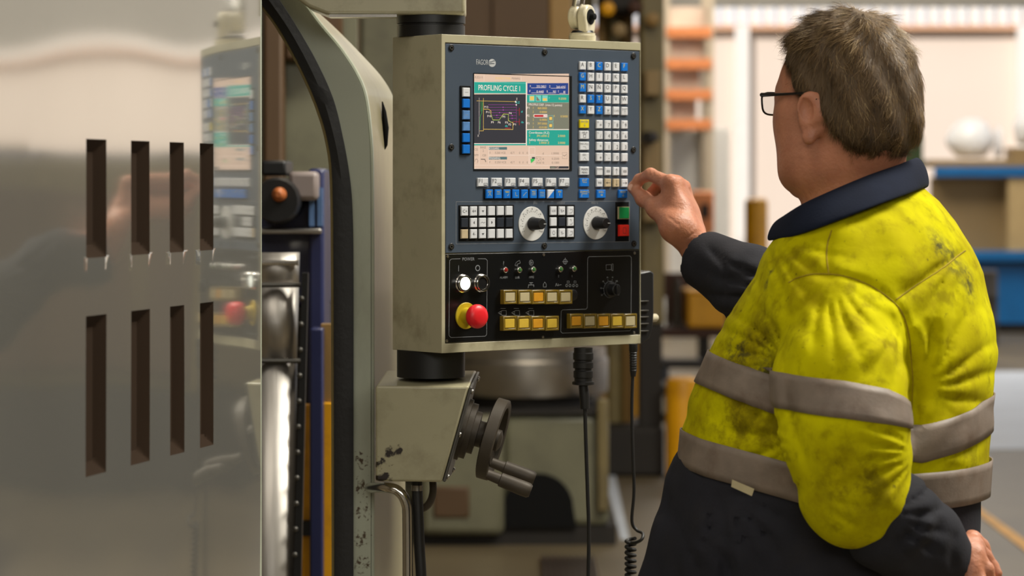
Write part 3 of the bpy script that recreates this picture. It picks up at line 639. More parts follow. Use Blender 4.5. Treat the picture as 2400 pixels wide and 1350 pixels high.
for k in range(3):
    a_ = 2*math.pi*k/3+.5; dr = u_*math.cos(a_)+v_*math.sin(a_); sd = ax.cross(dr)
    mb = MB(); mb.rings([[hc-ax*.014+dr*.012+sd*.011*s1+ax*.006*s2 for s1, s2 in ((-1, -1), (1, -1), (1, 1), (-1, 1))], [hc+dr*(RW-.008)+sd*.015*s1+ax*.006*s2 for s1, s2 in ((-1, -1), (1, -1), (1, 1), (-1, 1))]]); obj('spoke', mb, M['castiron'], hw, bevel=.002)
hd = Vector((.93, -.05, -.36)).normalized()
for (px, py, Yh) in ((1168, 1090, 4.66), (1158, 1118, 4.60)):
    a_ = P(px, py, Yh); obj('grip', MB().lathe(a_-hd*.012, hd, [(0, .008), (.022, .009), (.023, .0115), (.060, .0125), (.072, .0122), (.076, .0095)], 20), M['castiron'], hw, smooth=True)

# hose and conduit leaving the handwheel unit
t = thing('control_hose', 'black rubber hose hanging from the handwheel housing beside the chrome handle', 'hose', P(980, 1130, 4.70))
obj('hose', MB().tube(crom([P(977, 1128, 4.70), P(979, 1180, 4.70), P(983, 1280, 4.70), P(988, 1400, 4.70), P(985, 1700, 4.72), P(960, 2100, 4.8)], 6), .0092, 12), M['cable'], t, smooth=True)
obj('ferrule', MB().lathe(P(977, 1137, 4.70), (0, 0, -1), [(0, .0098), (.009, .0098)], 16), M['steel'], t, smooth=True)
tag(obj('conduit', MB().tube(crom([P(1014, 1124, 4.74), P(1015, 1150, 4.74), P(1010, 1172, 4.745), P(998, 1188, 4.75), P(978, 1196, 4.76), P(950, 1200, 4.80)], 6), .0062, 12), M['castiron'], smooth=True), 'grey bent conduit pipe behind the black hose', 'pipe')

# ------------------------------------------------------------------ control pendant
ANG = math.radians(39.8); ca, sa = math.cos(ANG), math.sin(ANG)
AX, AY = -.1143, 4.60; PW, PD, PH = .4375, .131, ZT-ZB
def UV(px, py):
    r = (px-CX)/FX; t_ = (r*AY-AX)/(ca-r*sa); return t_, (HY-py)/FX*(AY+sa*t_)+CAMZ-ZB
Z1 = lambda x, y: UV(1030+x/3.376, 80+y/3.376)
Z2 = lambda x, y: UV(1030+x/3.2926, 440+y/3.2926)
Z4 = lambda x, y: UV(1330+x/3.857, 130+y/3.857)
pend = thing('control_pendant', 'beige machine control pendant with a lit colour screen, keypad and push buttons', 'control panel', (AX, AY, ZB), ANG)
def pp(name, mb, m, parent=pend, **k): return obj(name, mb, m, parent, world=False, **k)
uL, uR = UV(1045, 400)[0], UV(1499, 400)[0]
zTop, zDiv, zBot = UV(1270, 111)[1], UV(1270, 590)[1], UV(1270, 793)[1]
# enclosure with a recessed front
R4 = lambda x0, x1, z0, z1, y: [(x0, y, z0), (x1, y, z0), (x1, y, z1), (x0, y, z1)]
m_ = MB(); m_.rings([R4(0, PW, 0, PH, PD), R4(0, PW, 0, PH, 0), R4(uL-.0015, uR+.0015, zBot-.0015, zTop+.0015, 0), R4(uL-.0015, uR+.0015, zBot-.0015, zTop+.0015, .006)])
pp('enclosure', m_, M['beige'], bevel=.0035, seg=3)
YP = .0008                                            # panel face plane, slightly behind the rim
up_ = pp('screen_panel', MB().box(uL, uR, YP, .0055, zDiv+.0008, zTop), M['slate'], bevel=.0008)
lp_ = pp('button_panel', MB().box(uL, uR, YP, .0055, zBot, zDiv-.0008), M['blackpanel'], bevel=.0006)
YF_ = YP-.0002                                        # flat print
# hex socket screws
sw = mesh_of('screw', MB().lathe((0, 0, 0), (0, -1, 0), [(0, .0056), (.0012, .0056), (.0016, .0048), (.0008, .0046)], 18), M['black'], True, 30)
sw2 = mesh_of('screw_socket', MB().lathe((0, -.0005, 0), (0, -1, 0), [(0, .0036), (.0014, .0036), (.0015, .0022)], 14), M['darksteel'], True, 30)
sw3 = mesh_of('hex', MB().lathe((0, -.0019, 0), (0, -1, 0), [(0, .0018), (.0001, .0018)], 6), M['socket'])
for px, py in ((1058, 112), (1277, 122), (1485, 131), (1058, 345), (1485, 351), (1058, 578), (1276, 576), (1486, 571)):
    u, z = UV(px, py); o = put('screw', sw, up_, (u, YP, z), world=False); put('screw_socket', sw2, up_, (u, YP, z), world=False); put('hex_recess', sw3, up_, (u, YP, z), world=False)
ss = mesh_of('small_screw', MB().lathe((0, 0, 0), (0, -1, 0), [(0, .0026), (.0008, .0024), (.0010, .0012), (.0004, .001)], 12), M['steel'], True, 30)
for px, py in ((1050, 601), (1275, 597), (1488, 593), (1048, 799), (1273, 790), (1487, 780)):
    u, z = UV(px, py); put('small_screw', ss, lp_, (u, YP, z), world=False)
# maker's lettering and round emblem
m_ = MB(); u, z = UV(1131, 145.5); m_.text('FAGOR', u, z, .0125, YF_, (UV(1145, 300)[0]-UV(1117, 300)[0])/.0125/(max(v[0] for v in text2d('FAGOR')[0])-min(v[0] for v in text2d('FAGOR')[0])))
m2 = MB(); u2, z2 = UV(1154, 147.5); m2.disc(u2, z2, .0066, YF_, 28, .0078)
pp('lettering', m_, M['printwhite'], up_, flat=True); em = pp('emblem', m2, M['printwhite'], up_, flat=True)
m_ = MB(); m_.line([(u2-.008, z2+.0012), (u2-.001, z2+.0018), (u2+.0025, z2+.0036), (u2+.0055, z2+.0036)], .0011, YF_-.0002); m_.line([(u2-.0085, z2-.0018), (u2-.001, z2-.001), (u2+.004, z2-.001)], .0011, YF_-.0002)
pp('emblem_stripe', m_, M['slate'], up_, flat=True)

# ---- screen
xs0, zs1 = UV(1111.3, 172.6); xs1 = UV(1334, 300)[0]; zs0 = UV(1220, 396.2)[1]; zs1 = UV(1222, 176.6)[1]
def SN(x, y):                                         # zoomed-frame coordinates to screen plane
    top = 68+(x-115)*44/1203; bot = 1272+(x-115)*6/1203
    # horizontal foreshortening handled through the face plane
    u, _ = UV(1090+x/5.4, 300); return u, zs1-(y-top)/(bot-top)*(zs1-zs0)
YS = YP+.0012-.0016
scr_frame = MB(); g = .0022
scr_frame.rings([R4(xs0-.001, xs1+.0062, zs0-.0028, zs1+.0016, YP-.0003), R4(xs0-.001, xs1+.0062, zs0-.0028, zs1+.0016, YP-.0008), R4(xs0, xs1, zs0, zs1, YP-.0008), R4(xs0, xs1, zs0, zs1, YP+.0001)], cap=False)
scr = pp('screen', MB().box(xs0, xs1, YS, YP+.004, zs0, zs1), E['tan'])
pp('screen_bezel', scr_frame, M['socket'], scr)
SL = {}
_lvl = {}
def sg(col, lvl=1): return SL.setdefault((col, lvl), MB())
def YL(lvl): return YS-.00012*lvl
def srect(col, x0, y0, x1, y1, lvl=1):
    a = SN(x0, y0); b = SN(x1, y1); c = SN(x0, y1); d = SN(x1, y0)
    pp('screen_field', MB().quad((c[0], YL(lvl), c[1]), (b[0], YL(lvl), b[1]), (d[0], YL(lvl), d[1]), (a[0], YL(lvl), a[1])), E[col], scr, flat=True)
def sline(col, pts, wd=3.2, lvl=3, closed=False): sg(col, lvl).line([SN(*p) for p in pts], wd*.000137, YL(lvl), closed)
def stext(col, s, x0, x1, y, h, lvl=3):
    a = SN(x0, y); b = SN(x1, y); vs_, fs_ = text2d(s)
    if not vs_: return
    mn = min(v[0] for v in vs_); mxx = max(v[0] for v in vs_); sx = (b[0]-a[0])/max(mxx-mn, .01); sz = h*.000137/.7
    sg(col, lvl).add([(a[0]+(v[0]-mn)*sx, YL(lvl), a[1]+(v[1]-.35)*sz) for v in vs_], fs_)
srect('tan', 115, 72, 1316, 160)
srect('teal', 118, 172, 770, 315); sline('lightteal', [(118, 172), (770, 192), (770, 318), (118, 312)], 4, 2, True)
srect('white', 772, 180, 782, 975, 1)
srect('black', 115, 328, 770, 950); srect('teal', 115, 957, 775, 975); srect('white', 115, 948, 775, 957, 2)
srect('blue', 790, 190, 1308, 330); srect('teal', 784, 336, 1316, 436); srect('olive', 784, 438, 1316, 772); srect('teal', 784, 782, 1316, 978); srect('white', 784, 772, 1316, 780)
stext('white', 'PROFILING CYCLE 1', 170, 695, 240, 66)
stext('grey', '0:22:11', 122, 222, 110, 26); stext('yellow', 'IN EXECUTION', 385, 575, 122, 26); stext('grey', 'P000002', 592, 698, 127, 24)
sline('white', [(240, 78), (240, 158)], 2.5); sline('white', [(710, 92), (710, 160)], 2.5)
for s, x0, x1, y in (('X', 818, 834, 225), ('252.585', 905, 1010, 228), ('Z', 1065, 1080, 232), ('260.475', 1155, 1262, 237), ('F', 816, 828, 290), ('0.440', 905, 988, 294), ('S', 1033, 1048, 294), ('90', 1112, 1140, 296), ('T', 1174, 1188, 298), ('1', 1248, 1258, 302)):
    stext('white', s, x0, x1, y, 26)
for x0, x1, y in ((838, 1022, 248), (1086, 1268, 254), (840, 992, 312), (1056, 1148, 314), (1196, 1268, 320)):
    sline('white', [(x0, y), (x1, y), (x1, y-32)], 3.5)
for x0 in (812, 894, 978):
    srect('lightteal', x0, 345, x0+68, 420, 2)
srect('yellow', 822, 356, 872, 405, 3); sg('olive', 3).add([(SN(902, 412)[0], YL(3), SN(902, 412)[1]), (SN(952, 412)[0], YL(3), SN(952, 412)[1]), (SN(902, 350)[0], YL(3), SN(902, 350)[1])], [(0, 1, 2)]); srect('yellow', 984, 380, 1036, 412, 3)
stext('lightteal', 'F', 1062, 1074, 378, 24); stext('yellow', '0.2500', 1186, 1280, 385, 26)
stext('white', 'PROFILE DEF. (max.12 points)', 808, 1228, 458, 26)
for s, x0, x1, y, c in (('P1', 785, 815, 500, 'white'), ('X', 857, 869, 500, 'yellow'), ('460.0000', 918, 1036, 504, 'yellow'), ('Z', 857, 869, 552, 'yellow'), ('0.0000', 946, 1036, 553, 'yellow'), ('P2', 785, 815, 600, 'white'), ('X', 857, 869, 601, 'yellow'), ('Z', 857, 869, 650, 'yellow'), ('0.0000', 946, 1036, 651, 'yellow'), ('P3', 785, 815, 697, 'white'), ('X', 857, 869, 697, 'yellow'), ('397.0000', 918, 1036, 699, 'yellow'), ('Z', 857, 869, 745, 'yellow'), ('-0.0100', 932, 1036, 747, 'yellow'), ('R', 1124, 1136, 605, 'yellow'), ('0.5000', 1208, 1300, 609, 'yellow')):
    stext(c, s, x0, x1, y, 26)
srect('white', 870, 583, 1042, 622, 2); srect('red', 876, 590, 992, 617, 3); stext('red', '270', 994, 1036, 604, 24)
for y in (598, 688): srect('lightteal', 1050, y, 1116, y+78, 2); srect('olive', 1053, y+3, 1112, y+74, 3); srect('yellow', 1066, y+20, 1100, y+56, 4)
for s, x0, x1, y, c in (('Coordinates (X,Z)', 808, 1066, 812, 'white'), ('X', 810, 824, 852, 'yellow'), ('391.6000 Z', 908, 1066, 854, 'yellow'), ('2.0000', 1176, 1268, 856, 'yellow'), ('Safety distances', 808, 1052, 904, 'white'), ('X', 810, 824, 940, 'yellow'), ('2.0000 Z', 936, 1066, 942, 'yellow'), ('2.0000', 1176, 1268, 944, 'yellow')):
    stext(c, s, x0, x1, y, 27)
# profile drawing
sline('white', [(178, 372), (178, 835)], 3); sline('yellow', [(148, 410), (640, 422)], 4); sline('yellow', [(233, 378), (233, 790), (188, 790)], 5)
sline('yellow', [(236, 516), (300, 518), (330, 540), (328, 580), (352, 652), (432, 655), (486, 578), (548, 582), (548, 660), (580, 682), (606, 684), (606, 774), (238, 770)], 5.5)
sline('green', [(330, 580), (354, 656), (430, 656), (488, 582), (545, 584), (552, 658), (585, 684)], 3, 4)
sline('green', [(188, 770), (192, 610), (212, 560), (222, 430)], 4)
for k in range(9): sline('green', [(192, 430+k*14), (222, 418+k*14)], 1.8)
def dash(x0, x1, y):
    x = x0
    while x < x1: sline('magenta', [(x, y), (min(x+9, x1), y+.2)], 3.4); x += 15
for x0, x1, y in ((295, 645, 460), (300, 650, 493), (325, 650, 527), (335, 650, 561), (345, 480, 595), (555, 650, 598), (560, 650, 633), (390, 440, 625)): dash(x0, x1, y)
for k in range(16): sline('magenta', [(650, 470+k*14), (650, 478+k*14)], 3)
for x, y in ((482, 493), (482, 527), (436, 561), (595, 598), (595, 633), (402, 595)): sg('magenta', 4).disc(*SN(x, y), .0011, YL(4), 8)
sline('red', [(687, 505), (687, 595)], 6); sline('red', [(650, 530), (690, 531)], 3); sline('red', [(687, 642), (687, 716)], 6); sline('red', [(608, 676), (690, 678)], 4); sline('red', [(508, 758), (575, 757)], 7)
for s, x, y, c in (('Z', 654, 388, 'white'), ('X,Z', 665, 432, 'cyan'), ('P12', 268, 488, 'white'), ('P11', 290, 553, 'white'), ('P10', 306, 604, 'white'), ('P9', 346, 682, 'white'), ('P6', 432, 683, 'white'), ('P5', 492, 612, 'white'), ('P4', 572, 568, 'white'), ('P3', 524, 686, 'white'), ('P2', 566, 710, 'white'), ('P1', 626, 710, 'white'), ('X', 165, 852, 'white')):
    wd = 16*len(s); stext(c, s, x-wd/2, x+wd/2, y, 25, 5)
for s, x, y in (('d', 717, 548), ('dx', 725, 680), ('dz', 522, 728)): stext('cyan', s, x-8*len(s), x+8*len(s), y, 25, 5)
sg('white', 4).disc(*SN(640, 424), .0018, YL(4), 6); sg('white', 4).disc(*SN(648, 463), .0014, YL(4), 8)
# bottom status area
for a_, b_ in (((300, 985), (300, 1210)), ((808, 990), (808, 1210)), ((178, 985), (178, 1210))): sline('white', [a_, b_], 3, 2)
sline('white', [(300, 1098), (1230, 1104)], 3, 2); sline('white', [(118, 1225), (1312, 1232)], 3, 2); sline('white', [(115, 1272), (1312, 1277)], 5, 2)
srect('slate', 302, 996, 532, 1030, 2); stext('white', 'ROUGHING', 306, 430, 1012, 26); srect('slate', 302, 1120, 532, 1154, 2); stext('white', 'FINISHING', 306, 444, 1136, 26)
for s, x0, x1, y in (('CSS', 120, 162, 1026), ('RANGE', 192, 264, 1000), ('2', 224, 238, 1042), ('RPM', 120, 168, 1098), ('120', 222, 266, 1100), ('F', 312, 322, 1070), ('0.250 VCE', 378, 512, 1068), ('45 T', 574, 626, 1070), ('0', 684, 698, 1070), ('0', 728, 740, 1070), ('0', 780, 794, 1070), ('F', 310, 320, 1188), ('0.250 VCE', 378, 520, 1188), ('45 T', 574, 628, 1190), ('0', 684, 698, 1190), ('0', 728, 740, 1190), ('0', 780, 794, 1190), ('d', 980, 996, 1078), ('1.0000', 1096, 1188, 1076), ('dx', 978, 1002, 1144), ('0.2500', 1098, 1190, 1144), ('dz', 978, 1002, 1192), ('0.1000', 1098, 1190, 1194)):
    stext('grey', s, x0, x1, y, 26)
sline('white', [(815, 1000), (885, 1002), (885, 1090), (815, 1090)], 3, 2, True); sline('grey', [(898, 1122), (962, 1124), (962, 1204), (898, 1202)], 3, 2, True); sline('grey', [(1232, 1068), (1292, 1070), (1292, 1146), (1232, 1144)], 3, 2, True)
sline('white', [(820, 1118), (888, 1120), (888, 1212), (820, 1210)], 3, 2, True)
a_, b_, c_, d_ = SN(826, 1150), SN(872, 1140), SN(884, 1160), SN(836, 1202); sg('green', 3).quad((a_[0], YL(3), a_[1]), (d_[0], YL(3), d_[1]), (c_[0], YL(3), c_[1]), (b_[0], YL(3), b_[1])); srect('black', 846, 1122, 886, 1148, 3)
for x, y in ((912, 1140), (948, 1146), (918, 1186), (946, 1190), (930, 1164)): sline('grey', [(x-8, y), (x+8, y+6)], 5)
sline('grey', [(1240, 1100), (1262, 1112), (1284, 1090)], 6); sline('grey', [(205, 1150), (250, 1152), (262, 1180)], 12); sline('grey', [(122, 1180), (130, 1150), (152, 1148), (164, 1170), (156, 1192)], 5)
srect('black', 1075, 1240, 1312, 1270, 2); stext('tan', 'CAP', 1145, 1188, 1255, 22, 4); srect('olive', 1082, 1246, 1140, 1266, 3)
for (c, l), mb in SL.items(): pp('screen_graphics', mb, E[c], scr, flat=True)['kind'] = 'stuff'

# ---- keys
_km = {}
def key(uv, wpx, hpx, m, legend=None, yb=YP, h=.0028, lm='printdark', name='key', lsize=None, lpos=(0, 0), sub=None, icon=None):
    u, z = uv; k = (round(wpx, 2), round(hpx, 2), m, h)
    sc2 = (AY+sa*u)/FX; w_ = wpx*(UV(1251, 300)[0]-UV(1250, 300)[0]); hh = hpx*.00071
    if k not in _km: _km[k] = mesh_of(name, MB().frustum(-w_/2, w_/2, -hh/2, hh/2, 0, -h, .0009), M[m])
    o = put(name, _km[k], pend, (u, yb, z), world=False)
    if legend or icon or sub:
        mb = MB(); y = -h-.00015
        if legend: mb.text(legend, lpos[0]*w_, lpos[1]*hh, lsize or .0088, y)
        if sub: mb.text(sub, 0, -hh*.2, .0048, y)
        if icon:
            for poly in icon: mb.line([(px*w_, pz*hh) for px, pz in poly], .0006, y)
        lg = put('legend', mesh_of('legend', mb, M[lm]), o, world=False)
    return o
rowsA = ['ABCDEF', 'GHIJKL', 'MN\u00d1OPQ', 'RSTUVW', 'XYZ   ']
blueL = set('CFGMSTXZ')
for r, s in enumerate(rowsA):
    for c, ch in enumerate(s):
        uv = Z4(134+c*75.6, 92+r*99.5+c*2.6)
        if ch == ' ':
            txt = ['SP', 'CAPS', 'SHIFT'][c-3]
            key(uv, 15.6, 20, 'keywhite', txt, lsize=.0052, lpos=(0, 0 if c < 5 else .22), icon=[[(-.3, -.3), (.3, -.3)]] if c == 3 else ([[(-.12, -.35), (-.12, 0), (.12, 0), (.12, -.35)]] if c == 5 else None), lm='printgrey' if c > 3 else 'printdark')
        else: key(uv, 15.6, 20, 'keyblue' if ch in blueL else 'keywhite', ch, lm='printyellow' if ch in blueL else 'printdark', lsize=.0098, lpos=(-.1, .14))
nums = [['=', '7', '8', '9'], ['/', '4', '5', '6'], ['*', '1', '2', '3'], ['+', '-', '0', '.']]
shifts = [['#', '(', ')', '$'], ['%', '[', ']', '&'], ['!', ';', '"', "'"], ['>', '<', '?', ':']]
for r in range(4):
    for c in range(4):
        uv = Z4(286+c*75.4, 622+r*98.6+c*1.0)
        o = key(uv, 15.6, 20, 'keywhite', nums[r][c], lsize=.0092, lpos=(.12, -.08))
        w_ = 15.6*(UV(1251, 300)[0]-UV(1250, 300)[0]); lg = MB().text(shifts[r][c], -w_*.28, .004, .005, -.00295)
        put('shift_legend', mesh_of('shift_legend', lg, M['printgrey']), o, world=False)
arrow = {'up': [[(0, -.3), (0, .3)], [(-.14, .12), (0, .32), (.14, .12)]], 'down': [[(0, .3), (0, -.3)], [(-.14, -.12), (0, -.32), (.14, -.12)]], 'left': [[(.3, 0), (-.3, 0)], [(-.1, .12), (-.32, 0), (-.1, -.12)]], 'right': [[(-.3, 0), (.3, 0)], [(.1, .12), (.32, 0), (.1, -.12)]],
         'pg': [[(-.22, -.12), (.22, -.12), (.22, .1), (-.22, .1), (-.22, -.12)], [(-.15, 0), (.15, 0)]]}
for c, (lg, ic, mm) in enumerate((('CLEAR', None, 'keywhite'), (None, 'pg', 'keywhite'), (None, 'up', 'keywhite'), (None, 'pg', 'keywhite'))):
    key(Z4(286+c*75.4, 1045+c), 15.6, 20, mm, lg, lsize=.0044, lpos=(0, .25), icon=arrow.get(ic))
for c, (lg, ic, mm) in enumerate((('INS', None, 'keywhite'), (None, 'left', 'keydirty'), (None, 'down', 'keydirty'), (None, 'right', 'keywhite'))):
    key(Z4(286+c*75.4, 1150+c), 15.6, 20, mm, lg, lsize=.0055, icon=arrow.get(ic))
bxi = [[(-.12, -.32), (.12, -.32), (.12, .05), (-.12, .05), (-.12, -.32)]]
for y, lg, mm, lm, ic in ((618, 'ENTER', 'keyyellow', 'printgrey', [[(0, -.3), (0, 0)], [(-.1, -.18), (0, -.3), (.1, -.18)]]), (718, 'HELP', 'keywhite', 'printdark', bxi), (817, 'RECALL', 'keywhite', 'printgrey', [[(-.15, -.1), (.1, -.1), (.15, -.35)]]), (917, 'ESC', 'keywhite', 'printgrey', [[(-.18, -.35), (0, -.05), (.18, -.35)]]), (1148, 'EDIT', 'keyblue', 'printyellow', [[(-.2, 0), (.2, 0)]]), (1252, 'GRAPHICS', 'keyblue', 'printyellow', [[(-.3, -.3), (-.3, .02), (.3, .02)]])):
    key(Z4(148, y), 23, 20, mm, lg, lsize=.0054 if len(lg) < 7 else .0046, lpos=(0, .26), lm=lm, icon=ic)
key(Z4(148, 1043), 23, 20, 'keywhite', 'MAIN', lsize=.0062, lpos=(0, .18), sub='MENU')
key(Z4(300, 1252), 22, 20, 'keyblue', 'EXEC', lm='printyellow', lsize=.005, lpos=(0, .25), icon=[[(-.1, -.12), (.12, -.12)], [(.02, -.02), (.14, -.12), (.02, -.22)]])
key(Z4(497, 1252), 22, 20, 'keyblue', 'RESET', lm='printyellow', lsize=.005, lpos=(0, .25), icon=[[(0, -.3), (0, 0)], [(-.1, -.18), (0, -.3), (.1, -.18)]])
for i, x in enumerate((340, 450, 558, 667, 773, 880, 985)):
    o = key(Z1(x, 1172), 24, 20, 'keywhite', 'F%d' % (i+1), lsize=.0098, lpos=(-.24, .16), icon=[[(.06, -.36), (.4, -.36), (.4, -.12), (.06, -.12), (.06, -.36)], [(.12+.03*i, -.3), (.32, -.3)]])
def tray(name, a, b):
    (u0, z1_), (u1, z0_) = a, b; return pp(name, MB().box(u0, u1, YP-.0016, YP+.001, z0_, z1_), M['socket'], bevel=.0005)
tray('key_tray', Z1(350, 1222), Z1(975, 1308))
gl = [[[(-.2, -.2), (0, .1), (.2, -.2)]], [[(-.25, 0), (.25, 0)]], [[(-.2, .2), (.2, .2)], [(0, -.2), (.2, 0)]], [[(-.1, .2), (-.1, -.2), (.2, -.2)]], [[(-.25, -.2), (.2, .2)]], [[(-.25, .05), (.25, .05)], [(-.25, -.1), (.25, -.1)]], [[(-.3, .2), (.3, .2)], [(-.3, 0), (.3, 0)], [(-.3, -.2), (.3, -.2)]], None, [[(-.2, .25), (.2, .25)], [(0, -.2), (0, .1)]]]
gt = ['DEP', 'INC', 'FEED', None, None, 'MDI', None, None, 'SPD']
for i, x in enumerate((388, 458, 527, 597, 666, 736, 803, 873, 940)):
    o = key(Z1(x, 1265), 16.2, 21, 'keyblue' if i != 7 else 'keywhite', gt[i], yb=YP-.0012, h=.003, lm='printyellow', lsize=.0045, lpos=(0, .25), icon=gl[i])
    if i == 7:
        w_ = 16.2*(UV(1251, 300)[0]-UV(1250, 300)[0])*.44; hh = 21*.00071*.44
        put('blue_half', mesh_of('blue_half', MB().add([(-w_, -.0032, -hh), (w_, -.0032, -hh), (w_, -.0032, hh)], [(0, 1, 2)]), M['keyblue']), o, world=False)
tray('key_tray', Z1(163, 408), Z1(245, 955))
for i, y in enumerate((460, 548, 640, 730, 820, 910)):
    key(Z1(205, y), 16.5, 21, ('keywhite', 'keyblue', 'keypaleblue', 'keypaleblue', 'keyblue', 'keyblue')[i], yb=YP-.0012, h=.003, icon=[[(-.2, 0), (.2, 0)]] if i in (0, 2) else None, lm='printgrey')
# operator section outline
m_ = MB(); m_.line([Z2(130, 108), Z2(1470, 104), Z2(1468, 416), Z2(130, 434)], .0006, YF_, True); pp('panel_outline', m_, M['printgrey'], up_, flat=True)
tray('key_tray', Z2(150, 134), Z2(573, 405)); tray('key_tray', Z2(838, 132), Z2(1043, 394))
jog = [['C+', '4+', 'd', '', '', ''], [None, 'l', '~', 'r', None, None], ['', '4-', 'd', '', '', '']]
tri = {'d': [[(-.15, .05), (0, -.12), (.15, .05), (-.15, .05)], [(-.06, 0), (.06, 0)]], 'l': [[(.06, .14), (-.08, 0), (.06, -.14), (.06, .14)], [(.02, .06), (.02, -.06)]], 'r': [[(-.06, .14), (.08, 0), (-.06, -.14), (-.06, .14)], [(-.02, .06), (-.02, -.06)]], '~': [[(-.3, -.05), (-.1, .05), (.1, -.05), (.3, .05)]]}
for r in range(3):
    for c in range(6):
        v = jog[r][c]; mm = 'keydark' if v is None else ('keydirty' if (r, c) == (2, 0) else 'keywhite')
        key(Z2((187, 257, 326, 395, 464, 531)[c], (181, 270, 357)[r]-c*.8), 15.8, 21.6, mm, v if v and len(v) == 2 else None, yb=YP-.0012, h=.003, lsize=.0078, icon=tri.get(v))
sp = [['CSS', '%+', 'D'], ['', None, 'R'], ['O', '%-', 'D']]
spi = {'D': [[(-.25, -.25), (.1, -.25), (.25, -.05), (.25, .15), (-.1, .15)]], 'R': [[(-.2, -.3), (.15, -.3), (.25, -.1)], [(-.15, .25), (.05, .25), (.05, .05)]], 'O': [[(-.2, 0), (-.1, .2), (.1, .2), (.2, 0), (.1, -.2), (-.1, -.2), (-.2, 0)]]}
for r in range(3):
    for c in range(3):
        v = sp[r][c]; key(Z2((872, 938, 1004)[c], (178, 262, 348)[r]), 15.4, 20.6, 'keydark' if v is None else 'keywhite', v if v and len(v) >= 2 else None, yb=YP-.0012, h=.003, lsize=.005 if v == 'CSS' else .007, icon=spi.get(v), lm='printdark')
# two rotary dials
def dial(cx, cy, rr, kx):
    u, z = Z2(cx, cy); R_ = rr/3.2926*.00071
    d = pp('dial', MB().lathe((u, YP, z), (0, -1, 0), [(0, R_), (.0008, R_), (.0012, R_*.985)], 48), M['dial'])
    mk = MB()
    for k in range(22):
        a_ = math.radians(215-k*250/21); r0 = R_*.70; L_ = .0012 if k % 2 else .002
        mk.line([(u+math.cos(a_)*r0, z+math.sin(a_)*r0), (u+math.cos(a_)*(r0+L_), z+math.sin(a_)*(r0+L_))], .0007, YP-.0015)
    for k, s in enumerate(('0', '2', '4', '10', '20', '30', '50', '60', '80', '100', '120')):
        a_ = math.radians(212-k*244/10); mk.text(s, u+math.cos(a_)*R_*.86, z+math.sin(a_)*R_*.86, .0036, YP-.0015)
    o = pp('dial_scale', mk, M['printdark'], d, flat=True)
    kn = pp('knob', MB().lathe((u, YP, z), (0, -1, 0), [(.001, .0105), (.004, .0118), (.006, .0105), (.026, .0092), (.028, .0080)], 28), M['black'], d, smooth=True, angle=35)
    pp('knob_mark', MB().box(u+.003, u+.0085, YP-.0284, YP-.0278, z-.0006, z+.0006), M['printwhite'], d)
dial(713, 278, 133, 745); dial(1207, 272, 130, 1236)
m_ = MB()
for s, x, y in (('JOG', 740, 118), ('SPINDLE', 938, 118), ('FEED %', 1200, 118), ('CYCLE', 1390, 118)): m_.text(s, *Z2(x, y), .0048, YF_)
pp('lettering', m_, M['printgrey'], up_, flat=True)
for y, mm, nm, ic in ((194, 'green', 'start_button', None), (330, 'red', 'stop_button', [[(-.12, -.2), (.12, -.2), (.16, 0), (.12, .2), (-.12, .2), (-.16, 0), (-.12, -.2)]])):
    u, z = Z2(1415, y); hw_ = .0108
    pp('button_well', MB().box(u-.0165, u+.0140, YP-.0006, YP+.001, z-.0185, z+.0185), M['socket'], bevel=.0005)
    b_ = pp(nm, MB().frustum(u-hw_-.0005, u+hw_+.0005, z-.0098, z+.0098, YP-.0005, YP-.0052, .0008), M[mm])
    if ic: pp('button_icon', MB().line([(u+p[0]*.024, z+p[1]*.024) for p in ic[0]], .0006, YP-.0054), M['printdark'], b_, flat=True)
    else: pp('button_rim', MB().rings([R4(u-.0122, u+.0122, z-.0106, z+.0106, YP-.0005), R4(u-.0122, u+.0122, z-.0106, z+.0106, YP-.004), R4(u-.0112, u+.0112, z-.0098, z+.0098, YP-.004), R4(u-.0112, u+.0112, z-.0098, z+.0098, YP-.0005)], cap=False), M['capwhite'], b_)

# ---- lower black panel
def zz2(*p): return [Z2(*q) for q in p]
m_ = MB()
m_.line(zz2((162, 548), (95, 550), (80, 562), (75, 1140), (90, 1156), (355, 1146), (366, 1132), (371, 562), (358, 548), (300, 548)), .0007, YF_)
m_.line(zz2((1157, 532), (1472, 526), (1483, 538), (1480, 1092), (1470, 1104), (950, 1122), (938, 1110), (941, 955), (952, 943), (1133, 937), (1143, 925), (1145, 545)), .0007, YF_, True)
m_.text('POWER', *Z2(226, 550), .0074, YF_); u, z = Z2(150, 622); m_.line([(u, z-.0045), (u, z+.0045)], .0009, YF_); m_.ring(*Z2(297, 620), .0037, .0050, YF_)
pp('panel_print', m_, M['printgrey'], lp_, flat=True)
m_ = MB()
m_.text('?', *Z2(497, 582), .0095, YF_)
m_.line(zz2((584, 600), (592, 578), (620, 560), (626, 582), (600, 592), (606, 604)), .0006, YF_, True); u, z = Z2(710, 578); m_.ring(u, z, .0040, .0046, YF_); m_.line([(u-.0014, z-.002), (u+.002, z), (u-.0014, z+.002)], .0006, YF_, True)
u, z = Z2(972, 570); m_.ring(u, z, .0038, .0044, YF_); m_.line([(u-.006, z), (u+.006, z)], .0006, YF_); m_.line([(u, z-.0045), (u, z+.0062)], .0006, YF_)
for s, x, y in (('ALARM', 497, 692), ('LUB.', 605, 692), ('MPG', 712, 690), ('2', 921, 682), ('1', 1025, 682)): m_.text(s, *Z2(x, y), .0052, YF_)
m_.line(zz2((686, 772), (690, 750), (730, 750), (730, 764)), .0008, YF_); m_.line(zz2((708, 750), (708, 735)), .0008, YF_); m_.line(zz2((697, 733), (722, 733)), .0008, YF_)
